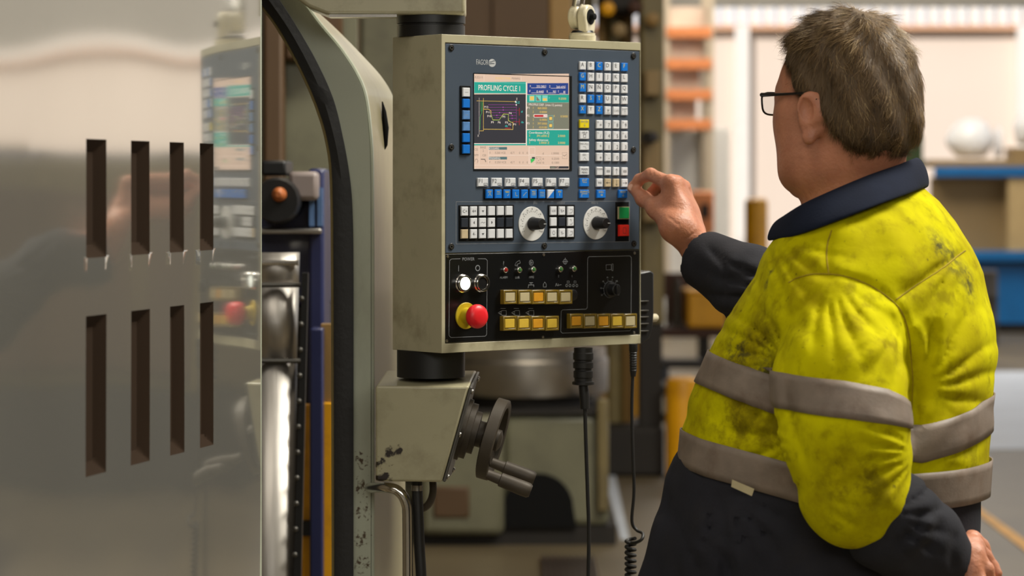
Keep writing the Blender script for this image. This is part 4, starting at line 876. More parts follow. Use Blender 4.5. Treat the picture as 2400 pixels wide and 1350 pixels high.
m_.line(zz2((803, 766), (803, 745), (815, 728), (826, 745), (826, 766)), .0006, YF_, True); m_.line(zz2((896, 760), (904, 738), (908, 756), (942, 748)), .0006, YF_); m_.line(zz2((918, 742), (918, 758)), .0006, YF_)
for x in (995, 1048):
    m_.line(zz2((x-8, 720), (x+8, 720), (x+8, 735), (x-8, 735)), .0005, YF_, True); m_.ring(*Z2(x-12, 755), .0018, .0026, YF_, 10); m_.ring(*Z2(x+14, 755), .0018, .0026, YF_, 10)
for x, k in ((492, 1), (595, 2), (705, 1)):
    m_.line(zz2((x-38, 965), (x-5, 948), (x+25, 948), (x+25, 985), (x-5, 985)), .0006, YF_, True); m_.line(zz2((x-38, 965), (x-14, 955), (x-14, 975)), .0006, YF_, True)
    m_.line(zz2((x-18, 932), (x+18, 932)), .0005, YF_)
m_.line(zz2((1288, 595), (1328, 593), (1328, 632), (1288, 634)), .0006, YF_, True); m_.line(zz2((1332, 588), (1342, 588), (1342, 640), (1332, 640)), .0006, YF_, True)
u0, z0_ = Z2(1318, 785)
for k, s in enumerate(('50', '60', '70', '80', '90', '100', '110', '120')):
    a_ = math.radians(205-k*230/7); m_.text(s, u0+math.cos(a_)*.0205, z0_+math.sin(a_)*.0215, .0036, YF_); m_.line([(u0+math.cos(a_)*.015, z0_+math.sin(a_)*.0155), (u0+math.cos(a_)*.0172, z0_+math.sin(a_)*.0178)], .0006, YF_)
m_.ring(u0, z0_, .0139, .0144, YF_, 30)
pp('panel_print', m_, M['printgrey'], lp_, flat=True)
kn = pp('rotary_knob', MB().lathe((u0, YP, z0_), (0, -1, 0), [(0, .0135), (.004, .0135), (.005, .0105), (.017, .0095), (.018, .0085)], 28), M['black'], smooth=True, angle=35)
pp('knob_ridge', MB().box(u0-.0025, u0+.0025, YP-.021, YP-.017, z0_-.009, z0_+.009), M['black'], kn, bevel=.001)
for x, y, on in ((180, 738, 1), (322, 735, 0)):
    u, z = Z2(x-6, y)
    r_ = pp('push_button', MB().lathe((u, YP, z), (0, -1, 0), [(0, .0152), (.003, .0152), (.0045, .0138), (.009, .0138), (.0095, .0132), (.0095, .0108), (.007, .0104)], 36), M['chrome'], smooth=True, angle=35)
    pp('button_lens', MB().lathe((u, YP, z), (0, -1, 0), [(.005, .0104), (.0098 if on else .0072, .0098), (.0108 if on else .0076, .007)], 32), M['lamp_on'] if on else M['socket'], r_, smooth=True)
u, z = Z2(205, 988)
es = pp('emergency_stop', MB().lathe((u, YP, z), (0, -1, 0), [(0, .0218), (.0015, .0218), (.0022, .021)], 40), M['estopyellow'], smooth=True, angle=40)
pp('collar', MB().lathe((u, YP, z), (0, -1, 0), [(.0022, .0135), (.010, .0128), (.014, .0105), (.020, .0098)], 32), M['estopyellow'], es, smooth=True, angle=40)
pp('mushroom_head', MB().lathe((u, YP, z), (0, -1, 0), [(.018, .0105), (.022, .0178), (.026, .0196), (.031, .0198), (.035, .0186), (.038, .0150), (.0395, .009), (.0402, .0012)], 40), M['mushroom'], es, smooth=True)
for x, y, mm in ((503, 634, 'led_red'), (611, 634, 'led_green'), (719, 631, 'led_green'), (928, 628, 'led_green'), (1033, 625, 'led_green')):
    u, z = Z2(x, y); l_ = pp('indicator_light', MB().lathe((u, YP, z), (0, -1, 0), [(0, .0052), (.004, .0050), (.005, .0042), (.0046, .0034)], 20), M['chrome'], smooth=True, angle=35)
    pp('lens', MB().lathe((u, YP, z), (0, -1, 0), [(.003, .0034), (.0055, .003), (.0062, .0015)], 16), M[mm], l_, smooth=True)
def button_row(xs_, y, caps, x0, x1, y0, y1):
    for x, cp in zip(xs_, caps):
        dx = (x1-x0)/len(xs_)/2*.96
        (ua, zt_), (ub, zb_) = Z2(x-dx, y0), Z2(x+dx, y1)
        hgt = .0095
        o = pp('illuminated_button', MB().rings([R4(ua, ub, zb_, zt_, YP), R4(ua+.0004, ub-.0004, zb_+.0004, zt_-.0004, YP-hgt), R4(ua+.0032, ub-.0032, zb_+.0035, zt_-.0035, YP-hgt), R4(ua+.0036, ub-.0036, zb_+.004, zt_-.004, YP-hgt+.003)], cap=True), M['amberglass'], bevel=.0006)
        pp('button_cap', MB().frustum(ua+.0040, ub-.0040, zb_+.0046, zt_-.0046, YP-hgt+.003, YP-hgt+.0002, .0008), M[cp], o)
button_row((522, 635, 740, 845, 950), 838, ('capwhite', 'capwhite', 'capamber', 'capwhite', 'capwhite'), 465, 1005, 788, 896)
button_row((519, 628, 736, 845), 1042, ('capyellow', 'capyellow', 'capamber', 'capyellow'), 465, 902, 990, 1100)
button_row((1033, 1138, 1243, 1348, 1450), 1027, ('capamber', 'capwhite', 'capamber', 'capyellow', 'capwhite'), 980, 1500, 972, 1082)
u, z = Z2(1032, 828); pp('blanking_plug', MB().lathe((u, YP, z), (0, -1, 0), [(0, .0095), (.0015, .0095), (.0025, .0075)], 24), M['black'], smooth=True, angle=40)

# ---- portable pulse-wheel box clipped on the pendant's side, lamp joint on top, plugs below
hb = thing('pulse_wheel_box', 'small black handwheel box with ribbed grip clipped on the side of the pendant', 'handwheel box', (AX, AY, ZB), ANG)
def hbp(name, mb, m, parent=hb, **k): return obj(name, mb, m, parent, world=False, **k)
zq = lambda py: (HY-py)/FX*4.90+CAMZ-ZB
xw = PW
prof = [(xw+.001, zq(640)), (xw+.034, zq(634)), (xw+.0425, zq(640)), (xw+.0425, zq(735)), (xw+.040, zq(770)), (xw+.032, zq(795)), (xw+.016, zq(806)), (xw+.001, zq(806))]
hbp('case', MB().prism([(x, .012, z) for x, z in prof], (0, .085, 0)), M['black'], bevel=.003)
hbp('hook', MB().prism([(xw+.001, .014, zq(645)), (xw+.001, .014, zq(604)), (xw+.008, .014, zq(602)), (xw+.0135, .014, zq(612)), (xw+.0135, .014, zq(645))], (0, .02, 0)), M['black'], bevel=.002)
for py in (706, 728, 743, 759, 776): hbp('rib', MB().box(xw+.001, xw+.027, .0085, .012, zq(py)-.0011, zq(py)+.0011), M['darksteel'], bevel=.0004)
wl = hbp('pulse_wheel', MB().lathe((xw+.042, .05, zq(758)), (1, 0, 0), [(0, .030), (.004, .030), (.006, .028), (.008, .012)], 36), M['dial'], smooth=True, angle=40)
hbp('crank_knob', MB().lathe((xw+.048, .036, zq(748)), (1, 0, 0), [(0, .007), (.020, .0072), (.022, .006)], 16), M['ivory'], wl, smooth=True, angle=40)
hbp('toggle', MB().lathe((xw+.042, .024, zq(690)), (1, 0, 0), [(0, .0055), (.004, .005), (.007, .003)], 12), M['chrome'], smooth=True)

lj = thing('swivel_joint', 'ivory swivel joint of a lamp arm standing on top of the pendant', 'lamp arm', (P(1365, 0, 4.86).x, 4.86, ZT))
c0 = lj.location.copy(); s_ = 4.86/FX
obj('base', MB().lathe(c0, (0, 0, 1), [(0, 31*s_), (.006, 32*s_), (.011, 32*s_), (.012, 30*s_), (.015, 30*s_), (.0155, 26*s_)], 32), M['ivory'], lj, smooth=True, angle=40)
obj('dark_ring', MB().lathe(c0+Vector((0, 0, .0155)), (0, 0, 1), [(0, 27*s_), (.004, 24*s_)], 28), M['black'], lj, smooth=True)
hz = P(0, 40, 4.86).z
def stad(cx, hw_, z0_, zc, r, y0, d):
    pts = [(cx-hw_, y0, z0_), (cx+hw_, y0, z0_)]+[(cx+r*math.cos(q), y0, zc+r*math.sin(q)) for q in [math.pi*k/14 for k in range(15)]]
    return MB().prism(pts, (0, d, 0))
ax_ = Vector((.86, -.5, 0)).normalized(); tv = Vector((.5, .86, 0))
def yoke(off, th, z0_, r):
    pts = []; cc = c0+ax_*off
    for dx, dz in [(-.8*r, z0_), (.8*r, z0_)]+[(r*math.cos(q), hz+r*math.sin(q)) for q in [math.pi*k/14 for k in range(15)]]:
        pts.append(Vector((cc.x, cc.y, dz))+tv*dx)
    return MB().prism(pts, ax_*th)
obj('yoke', yoke(.000, .016, ZT+.015, .021), M['ivory'], lj, bevel=.004, seg=3)
obj('arm_fork', MB().prism([Vector((c0.x, c0.y, hz))-ax_*.019+tv*(.021*math.cos(q))+Vector((0, 0, .021*math.sin(q))) for q in [2*math.pi*k/24 for k in range(24)]], ax_*.017), M['ivory'], lj, bevel=.004, seg=3)
obj('arm', MB().tube([Vector((c0.x, c0.y, hz+.012))-ax_*.010, Vector((c0.x, c0.y, hz+.035))-ax_*.006, Vector((c0.x, c0.y, hz+.30))+tv*.06], .0105, 14), M['chrome'], lj, smooth=True)
obj('pivot_cap', MB().lathe(Vector((c0.x, c0.y, hz))+ax_*.0155, ax_, [(0, .0135), (.0015, .0135), (.002, .006), (.009, .0055), (.010, .003)], 20), M['socket'], lj, smooth=True, angle=40)

pg = thing('cable_plug', 'ribbed black multi-pin plug with a straight cable hanging under the pendant', 'cable', P(1367, 815, 4.80))
Yp = 4.80; s_ = Yp/FX; c0 = P(1367, 0, Yp); zc = lambda py: P(0, py, Yp).z
pr = [(815, 22), (826, 22), (828, 24), (842, 24), (844, 21), (848, 21), (850, 24), (862, 24), (864, 20), (868, 20), (870, 23), (884, 23), (886, 21), (893, 21), (895, 26), (901, 26), (903, 14)]
obj('plug', MB().lathe((c0.x, Yp, zc(815)), (0, 0, -1), [(zc(815)-zc(p), r*s_) for p, r in pr], 28), M['cable'], pg, smooth=True, angle=35)
obj('strain_relief', MB().tube([P(1367, 903, Yp), P(1370, 930, Yp), P(1371, 958, Yp)], [11*s_, 12*s_, 11*s_], 14), M['cable'], pg, smooth=True)
obj('cable', MB().tube(crom([P(1371, 955, Yp), P(1373, 1030, Yp), P(1377, 1150, Yp), P(1380, 1250, Yp), P(1378, 1400, Yp), P(1370, 1800, Yp), P(1300, 2200, 4.86)], 6), 4.6*s_, 10), M['cable'], pg, smooth=True)
cc = thing('coiled_cable', 'black coiled spiral cord hanging from the pendant beside the pulse wheel box', 'cable', P(1484, 808, 4.86))
Yp = 4.86; s_ = Yp/FX
obj('boot', MB().lathe(P(1484, 806, Yp), (0, 0, -1), [(0, 10*s_), (.012, 10*s_)]+[q for k in range(8) for q in ((.014+k*.0045, 8.5*s_), (.0155+k*.0045, 10*s_-k*.3*s_), (.017+k*.0045, 7.5*s_))]+[(.056, 6*s_)], 18), M['cable'], cc, smooth=True, angle=35)
lead = crom([P(1483, 880, Yp), P(1481, 960, Yp), P(1483, 1060, Yp), P(1486, 1150, Yp), P(1481, 1220, Yp), P(1492, 1242, Yp), P(1506, 1250, Yp-.01), P(1504, 1264, Yp-.02), P(1488, 1272, Yp-.014), P(1470, 1270, Yp)], 6)
obj('lead', MB().tube(lead, 3.9*s_, 10), M['cable'], cc, smooth=True)
pts = []
for k in range(26*14):
    a_ = 2*math.pi*k/14; pts.append(P(1478+10.5*math.cos(a_), 1262+k/14*13.2, Yp)+Vector((0, math.sin(a_)*.0078, 0)))
obj('coil', MB().tube(pts, 4.3*s_, 8), M['cable'], cc, smooth=True)

# ------------------------------------------------------------------ the man: distance-field modelling
class Field:
    def __init__(s, lo, hi, h):
        s.lo = np.array(lo, np.float32); s.h = h
        n = np.ceil((np.array(hi)-np.array(lo))/h).astype(int)+1
        ax = [s.lo[i]+h*np.arange(n[i], dtype=np.float32) for i in range(3)]
        s.ax = ax; s.X = ax[0][:, None, None]; s.Y = ax[1][None, :, None]; s.Z = ax[2][None, None, :]
        s.f = np.full(n, 9.0, np.float32)
    def window(s, lo, hi):
        i0 = [max(0, int((lo[i]-s.lo[i])/s.h)-1) for i in range(3)]; i1 = [min(s.f.shape[i], int((hi[i]-s.lo[i])/s.h)+2) for i in range(3)]
        if any(a >= b for a, b in zip(i0, i1)): return None
        sl = tuple(slice(a, b) for a, b in zip(i0, i1))
        return sl, s.X[sl[0]], s.Y[:, sl[1]], s.Z[:, :, sl[2]]
    def merge(s, sl, d, k, sub=False):
        a = s.f[sl]
        if sub:
            d = -d; hh = np.clip(.5-.5*(a-d)/k, 0, 1) if k > 0 else (d > a).astype(np.float32)
            s.f[sl] = a*(1-hh)+d*hh+k*hh*(1-hh)
        elif k > 0:
            hh = np.clip(.5+.5*(a-d)/k, 0, 1); s.f[sl] = a*(1-hh)+d*hh-k*hh*(1-hh)
        else: s.f[sl] = np.minimum(a, d)
    def cone(s, a, b, ra, rb, k=.01, sub=False, flat=None):
        a = np.array(a, np.float32); b = np.array(b, np.float32); R = max(ra, rb)+k*2+s.h*3
        w_ = s.window(np.minimum(a, b)-R, np.maximum(a, b)+R)
        if w_ is None: return s
        sl, X, Y, Z = w_; ab = b-a; L2 = float(ab@ab)+1e-9
        t = np.clip(((X-a[0])*ab[0]+(Y-a[1])*ab[1]+(Z-a[2])*ab[2])/L2, 0, 1)
        d = np.sqrt((X-a[0]-t*ab[0])**2+(Y-a[1]-t*ab[1])**2+(Z-a[2]-t*ab[2])**2)-(ra+(rb-ra)*t)
        s.merge(sl, d, k, sub); return s
    def chain(s, pts, rs, k=.01, sub=False):
        for i in range(len(pts)-1): s.cone(pts[i], pts[i+1], rs[i], rs[i+1], k, sub)
        return s
    def ell(s, c, r, B=None, k=.01, sub=False):
        c = np.array(c, np.float32); r = np.array(r, np.float32); R = float(r.max())+k*2+s.h*3
        w_ = s.window(c-R, c+R)
        if w_ is None: return s
        sl, X, Y, Z = w_; x, y, z = X-c[0], Y-c[1], Z-c[2]
        B = np.eye(3) if B is None else np.array(B)
        q = [(x*B[i][0]+y*B[i][1]+z*B[i][2])/r[i] for i in range(3)]
        l = np.sqrt(q[0]**2+q[1]**2+q[2]**2); g = np.sqrt((q[0]/r[0])**2+(q[1]/r[1])**2+(q[2]/r[2])**2)+1e-6
        s.merge(sl, l*(l-1)/g, k, sub); return s
    def stack(s, tab, F, k=.02):                       # rows (z, cx, cy, a along F, b across, power)
        tab = sorted(tab); zs = [r[0] for r in tab]; Z = s.ax[2]
        I = [np.interp(Z, zs, [r[i] for r in tab]).astype(np.float32)[None, None, :] for i in range(1, 5)]
        x, y = s.X-I[0], s.Y-I[1]; u = x*F[0]+y*F[1]; v = -x*F[1]+y*F[0]; p = 2.3
        q = (np.abs(u/I[2])**p+np.abs(v/I[3])**p)**(1/p); d = (q-1)*np.minimum(I[2], I[3])
        d = np.maximum(d, np.maximum(zs[0]-s.Z, s.Z-zs[-1]))
        s.merge((slice(None),)*3, d.astype(np.float32), k); return s
    def groove(s, pts, amp, wd, ymax=99, ymin=-99, sharp=2):          # crease (amp>0) or ridge (amp<0) along a line, seen from -Y
        pts = np.array([[p[0], p[2]] for p in pts], np.float32); lo = pts.min(0)-3*wd; hi = pts.max(0)+3*wd
        w_ = s.window((lo[0], max(ymin, float(s.ax[1][0])), lo[1]), (hi[0], min(ymax, float(s.ax[1][-1])), hi[1]))
        if w_ is None: return s
        sl, X, Y, Z = w_; D = None; x = X[:, 0, :]; z = Z[0]
        L = np.linalg.norm(np.diff(pts, axis=0), axis=1); acc = np.concatenate([[0], np.cumsum(L)]); T = None
        for i in range(len(pts)-1):
            a, b = pts[i], pts[i+1]; ab = b-a; t = np.clip(((x-a[0])*ab[0]+(z-a[1])*ab[1])/(ab@ab+1e-9), 0, 1)
            d = np.sqrt((x-a[0]-t*ab[0])**2+(z-a[1]-t*ab[1])**2); tt = (acc[i]+t*L[i])/acc[-1]
            if D is None: D, T = d, tt
            else: T = np.where(d < D, tt, T); D = np.minimum(D, d)
        fall = np.clip(np.minimum(T, 1-T)*5+.15, 0, 1)
        s.f[sl] += (amp*fall*np.exp(-(D/wd)**sharp))[:, None, :]; return s
    def fan(s, c, a0, a1, n, amp, r0, r1, ymax=99, seed=0.):       # folds radiating from a pulled point, seen from -Y (angles in degrees)
        R = r1*1.1; w_ = s.window((c[0]-R, float(s.ax[1][0]), c[2]-R), (c[0]+R, min(ymax, float(s.ax[1][-1])), c[2]+R))
        sl, X, Y, Z = w_; x = X[:, 0, :]-c[0]; z = Z[0]-c[2]; r = np.sqrt(x*x+z*z)+1e-6
        mid = math.radians((a0+a1)/2); half = math.radians(abs(a1-a0)/2)
        th = (np.arctan2(z, x)-mid+np.pi) % (2*np.pi)-np.pi
        env = np.clip((r-.020)/(.045), 0, 1)*np.clip((r1-r)/(r1-r0), 0, 1)**1.2*np.clip((half-np.abs(th))/(half*.35), 0, 1)
        ph = (th/half)*n+.35*np.sin(r*38+seed)+.25*np.sin(th*5+seed*2); q = np.abs(np.sin(ph*math.pi/2+seed))
        s.f[sl] += (1.7*amp*env*(.55-q**.75))[:, None, :]*-1*-1; return s
    def mesh(s):
        f = s.f; n = f.shape; ins = f < 0
        c = [ins[i:n[0]-1+i, j:n[1]-1+j, k:n[2]-1+k] for i in (0, 1) for j in (0, 1) for k in (0, 1)]
        tot = sum(x.astype(np.int8) for x in c); act = (tot > 0) & (tot < 8)
        idx = np.argwhere(act); N = len(idx); vid = np.full(act.shape, -1, np.int64); vid[act] = np.arange(N)
        acc = np.zeros((N, 3)); cnt = np.zeros(N); cs = [(i, j, k) for i in (0, 1) for j in (0, 1) for k in (0, 1)]
        val = {q: f[idx[:, 0]+q[0], idx[:, 1]+q[1], idx[:, 2]+q[2]] for q in cs}
        for a in cs:
            for ax in range(3):
                if a[ax]: continue
                b = tuple(a[i]+(1 if i == ax else 0) for i in range(3)); va, vb = val[a], val[b]; m = (va < 0) != (vb < 0)
                t = np.where(m, va/(va-vb+1e-12), 0); p = np.array(a, float)[None, :].repeat(N, 0); p[:, ax] += t
                acc[m] += p[m]; cnt[m] += 1
        V = (idx+acc/cnt[:, None])*s.h+s.lo
        Q = []
        for ax in range(3):
            o1, o2 = [(1, 2), (2, 0), (0, 1)][ax]
            sl0 = [slice(None)]*3; sl1 = [slice(None)]*3; sl0[ax] = slice(0, -1); sl1[ax] = slice(1, None)
            A, B_ = ins[tuple(sl0)], ins[tuple(sl1)]; E_ = np.argwhere(A != B_)
            ok = (E_[:, o1] > 0) & (E_[:, o2] > 0) & (E_[:, o1] < n[o1]-1) & (E_[:, o2] < n[o2]-1); E_ = E_[ok]
            st = A[E_[:, 0], E_[:, 1], E_[:, 2]]
            e1 = np.eye(3, dtype=int)[o1]; e2 = np.eye(3, dtype=int)[o2]
            g = lambda d: vid[tuple((E_-d).T)]
            q = np.stack([g(e1+e2), g(e2), g(0*e1), g(e1)], 1); q[~st] = q[~st][:, ::-1]; Q.append(q)
        return V, np.concatenate(Q)

def field_obj(name, fld, m, parent=None, extra=None):
    V, Q = fld.mesh()
    if extra:
        for f2 in extra:
            v2, q2 = f2.mesh(); Q = np.concatenate([Q, q2+len(V)]); V = np.concatenate([V, v2])
    me = bpy.data.meshes.new(name); me.from_pydata(V.tolist(), [], Q.tolist()); me.update(); me.materials.append(m)
    me.polygons.foreach_set('use_smooth', [True]*len(me.polygons))
    o = bpy.data.objects.new(name, me); COL.objects.link(o)
    if parent: o.parent = parent
    return o, V, Q

YM = 4.12                                             # depth of the man's body axis
BF = np.array([-.90, .436]); 
def zt(py, Y=YM): return P(0, py, Y).z
def torso_rows(rows):
    out = []
    for py, l, r, b in rows:
        z = zt(py); xl, xr = (l-CX)/FX*YM, (r-CX)/FX*YM; wd = (xr-xl)/2
        a = math.sqrt(max(wd*wd-(.436*b)**2, .02**2))/.9; out.append((z, (xl+xr)/2, YM, a, b))
    return out
SLs, SLm, SLe = P(1962, 735, 3.985), P(1972, 900, 3.90), P(2000, 1125, 3.865)
SRs, SRe, SRw = P(2080, 690, 4.32), P(1880, 748, 4.555), P(1655, 608, 4.735)
LW = P(2240, 1305, 3.96)

# ---- yellow jacket body and upper sleeves
J = Field((.20, 3.70, .99), (.78, 4.72, 1.56), .0042)
J.stack(torso_rows([(438, 1995, 2158, .075), (470, 1905, 2200, .12), (520, 1850, 2243, .155), (580, 1802, 2277, .178), (640, 1775, 2300, .188), (740, 1716, 2318, .192), (820, 1672, 2324, .195),
                    (900, 1638, 2314, .20), (990, 1612, 2311, .20), (1080, 1604, 2306, .20), (1190, 1600, 2298, .195)]), BF, .03)
J.chain([P(2060, 560, 4.14), P(2000, 640, 4.03), SLs], [.07, .085, .088], .05)
J.chain([SLs, SLm, P(1985, 1010, 3.875), P(2003, 1150, 3.868)], [.090, .0905, .087, .079], .022)
J.chain([P(2080, 590, 4.18), SRs, P(1960, 725, 4.48)], [.07, .085, .075], .04)
TOR = Field((.20, 3.70, .85), (.78, 4.60, 1.56), .009)
TOR.stack(torso_rows([(438, 1995, 2158, .075), (470, 1905, 2200, .12), (520, 1850, 2243, .155), (580, 1802, 2277, .178), (640, 1775, 2300, .188), (740, 1716, 2318, .192), (820, 1672, 2324, .195),
                    (900, 1638, 2314, .20), (990, 1612, 2311, .20), (1080, 1604, 2306, .20), (1190, 1600, 2298, .195), (1350, 1580, 2280, .19)]), BF, .03)
# cloth relief: broad undulation plus creases
def undul(fl, amp):
    x, y, z = fl.X, fl.Y, fl.Z
    fl.f += amp*(np.sin(31*x+17*z+9*y)*.5+np.sin(-19*x+43*z+23*y+1.7)*.35+np.sin(57*x-27*z+41*y+.6)*.3+np.sin(83*z+37*x-29*y+2.2)*.2)
undul(J, .0016)
x, y, z = J.X, J.Y, J.Z
J.f += .0012*np.sin(95*x+40*z+2.5*np.sin(30*z+12*x))*np.clip(np.sin(14*z-9*x+3*y)+.3, 0, 1)+.001*np.sin(120*z-70*x+3*np.sin(25*x))*np.clip(np.sin(17*x+8*z+1.3), 0, 1)
g = lambda pts, amp, wd, Y=3.95, ymax=4.12: J.groove([P(px, py, Y) for px, py in pts], amp*1.5, wd, ymax, sharp=1.4 if amp > 0 else 2)
# armhole valleys
g([(1842, 690), (1830, 780), (1828, 880), (1838, 960), (1862, 1050), (1885, 1110)], .0045, .009)
g([(2128, 800), (2142, 890), (2140, 980), (2122, 1035)], .010, .011)
g([(2168, 740), (2172, 820), (2158, 900), (2140, 960)], .010, .018); g([(2128, 745), (2160, 790), (2168, 850)], -.004, .010)
g([(2070, 715), (2092, 790), (2104, 870)], .004, .012)
fan = lambda px, py, a0, a1, n, amp, r0, r1, sd: J.fan(P(px, py, 3.95), a0, a1, n, amp, r0, r1, 4.12, sd)
fan(1846, 850, 95, 215, 6, .010, .016, .115, .3)         # chest, pulled by the reaching arm
fan(1850, 900, 175, 250, 4, .008, .02, .12, 1.1)
fan(1872, 1030, 140, 235, 4, .009, .02, .15, 2.0)        # between the tapes
fan(2150, 900, -40, 100, 6, .009, .02, .17, .9)          # back, from the armpit
fan(2160, 1060, -30, 60, 3, .007, .02, .10, 1.7)
fan(2138, 1052, 130, 235, 6, .012, .012, .125, .5)       # inside of the elbow
fan(1880, 1130, -60, 60, 4, .007, .02, .11, 1.4)
fan(1945, 640, 200, 330, 7, .007, .03, .15, .2)          # sleeve head below the shoulder seam
fan(1815, 545, -110, -10, 5, .007, .02, .13, .8)         # below the collar point
fan(2110, 740, 200, 280, 4, .008, .02, .13, 1.9)
fan(2295, 590, 180, 275, 4, .005, .03, .16, .4)
# raised armhole and yoke seams
seam1 = [(1846, 662), (1870, 649), (1905, 641), (1960, 643), (2015, 660), (2060, 685), (2098, 718), (2116, 752), (2128, 800), (2136, 860), (2138, 920), (2130, 975), (2118, 1020)]
seam2 = [(2092, 700), (2140, 672), (2200, 640), (2250, 612), (2292, 592)]
seam3 = [(1950, 540), (1938, 575), (1934, 610), (1936, 642)]
for sm in (seam1, seam2, seam3):
    g(sm, .0035, .006)
# curved hem
def hemz(x): return np.interp(x, [.25, .30, .40, .47, .56, .70], [1.108, 1.085, 1.058, 1.045, 1.048, 1.052])
hz_ = (hemz(J.X)+.026).astype(np.float32)
arm_keep = (J.X > .389) & (J.X < .58) & (J.Y < 3.945)
cut = np.where(arm_keep, np.float32(-1), hz_-J.Z)
J.f = np.maximum(J.f, cut)
# collar opening
J.cone(P(1990, 470, 4.13), P(2010, 380, 4.14), .062, .07, .006, sub=True)

# ---- navy forearm sleeves
N1 = Field((.38, 3.70, .86), (.72, 4.08, 1.12), .0045)
N1.chain([P(2000, 1150, 3.868), P(2075, 1212, 3.885), P(2150, 1270, 3.92), P(2222, 1322, 3.95)], [.055, .067, .061, .046], .02)
undul(N1, .0014)
N1.fan(P(2050, 1180, 3.9), -80, 40, 6, .009, .02, .13, 4.0, .4)
for pts, am, wd in ([(2150, 1180), (2125, 1230), (2080, 1262)], .007, .009), ([(2200, 1200), (2180, 1250), (2150, 1290)], .005, .010), ([(2170, 1195), (2150, 1240), (2115, 1275)], -.004, .010), ([(2060, 1225), (2010, 1270), (1960, 1290)], .005, .012), ([(2235, 1240), (2222, 1290), (2235, 1340)], .004, .008):
    N1.groove([P(px, py, 3.9) for px, py in pts], am, wd, 4.0)
hd_ = (P(2240, 1315, 3.95)-P(2150, 1270, 3.92)).normalized(); e_ = P(2228, 1318, 3.952)
N1.f = np.maximum(N1.f, ((N1.X-e_.x)*hd_.x+(N1.Y-e_.y)*hd_.y+(N1.Z-e_.z)*hd_.z))
N1.cone(e_-hd_*.03, e_+hd_*.03, .037, .039, .004, sub=True)
N2 = Field((.24, 4.40, 1.15), (.56, 4.86, 1.50), .0045)
N2.chain([P(1990, 715, 4.45), SRe, P(1760, 668, 4.64), SRw], [.074, .070, .062, .050], .02)
undul(N2, .0012)
N2.fan(P(1850, 700, 4.6), 130, 230, 6, .009, .03, .17, 4.72, .6)
for pts, am, wd in ([(1655, 575), (1690, 620), (1690, 700)], .0035, .004), ([(1790, 630), (1740, 645), (1690, 650)], .005, .007), ([(1780, 610), (1720, 615), (1690, 600)], -.003, .008), ([(1780, 660), (1730, 690), (1700, 720)], .004, .010), ([(1740, 600), (1712, 640), (1708, 690)], .003, .008):
    N2.groove([P(px, py, 4.66) for px, py in pts], am, wd, 4.72)
fd = (SRw-P(1760, 668, 4.64)).normalized(); e2 = SRw+fd*.006
N2.f = np.maximum(N2.f, ((N2.X-e2.x)*fd.x+(N2.Y-e2.y)*fd.y+(N2.Z-e2.z)*fd.z))
N2.cone(e2-fd*.035, e2+fd*.03, .041, .044, .004, sub=True)

# ---- navy trousers, boots
T = Field((.10, 3.72, .02), (.86, 4.55, 1.16), .009)
rows = torso_rows([(990, 1670, 2240, .15), (1035, 1618, 2282, .172), (1070, 1590, 2288, .186), (1120, 1572, 2288, .192), (1190, 1562, 2284, .195), (1260, 1548, 2276, .195), (1350, 1535, 2266, .19), (1500, 1560, 2250, .18), (1640, 1620, 2220, .15)])
T.stack(rows, BF, .03)
cx, cy = P(1925, 0, YM).x, YM; Lv = Vector((-.436, -.9, 0)); Fv = Vector((-.9, .436, 0))
hipc = Vector((cx, cy, .86))
for sd in (1, -1):
    h0 = hipc+Lv*.095*sd; kn = Vector((h0.x, h0.y, .50))+Fv*(.02+.05*(sd < 0)); an = Vector((h0.x, h0.y, .09))+Fv*(-.02+.06*(sd < 0))
    T.chain([h0, kn, an], [.118, .088, .078], .03)
T.cone(P(1575, 1250, 4.10), P(1520, 1390, 4.10), .02, .022, .04)
undul(T, .002)
T.fan(P(1700, 1120, 3.95), -120, -20, 6, .010, .03, .22, 4.1, .5); T.fan(P(1580, 1200, 4.0), -110, -10, 5, .008, .03, .18, 4.1, 1.5)
for pts, am, wd in ([(1690, 1150), (1682, 1230), (1706, 1330), (1706, 1400)], .008, .008), ([(1600, 1100), (1590, 1200), (1620, 1300)], .004, .014), ([(1860, 1180), (1900, 1240), (1980, 1290)], .006, .012), ([(1780, 1240), (1800, 1300), (1790, 1380)], .004, .016), ([(1640, 1080), (1650, 1160)], .004, .010), ([(1566, 1180), (1570, 1230), (1590, 1260)], .006, .010):
    T.groove([P(px, py, 3.95) for px, py in pts], am, wd, 4.1)

# ---- body: head, neck, core, hands
HC = P(1988, 205, 4.12); hF = Vector((-.64, .768, 0)).normalized(); hL = Vector((-hF.y, hF.x, 0)); hU = Vector((0, 0, 1))
tilt = math.radians(6); hF2 = (hF*math.cos(tilt)-hU*math.sin(tilt)); hU2 = (hU*math.cos(tilt)+hF*math.sin(tilt))
HB = [list(hF2), list(hL), list(hU2)]
def H(f_, l_, u_): return HC+hF2*f_+hL*l_+hU2*u_
Bd = Field((.30, 3.90, 1.02), (.70, 4.34, 1.77), .0034)
Bd.ell(H(-.008, 0, .006), (.092, .074, .087), HB, .01)
Bd.ell(H(.044, 0, -.002), (.070, .073, .080), HB, .03)
Bd.ell(H(.060, 0, -.060), (.062, .076, .075), HB, .03)
Bd.ell(H(.066, 0, -.118), (.056, .068, .040), HB, .03)
for sd in (1, -1):
    Bd.ell(H(.036, .050*sd, -.100), (.040, .028, .038), HB, .03)
    Bd.ell(H(.060, .047*sd, -.040), (.030, .024, .028), HB, .02)
Bd.cone(H(.108, 0, -.132), H(.112, 0, -.128), .017, .016, .02)
Bd.chain([H(.106, 0, -.012), H(.122, 0, -.045), H(.120, 0, -.055)], [.009, .013, .013], .012)
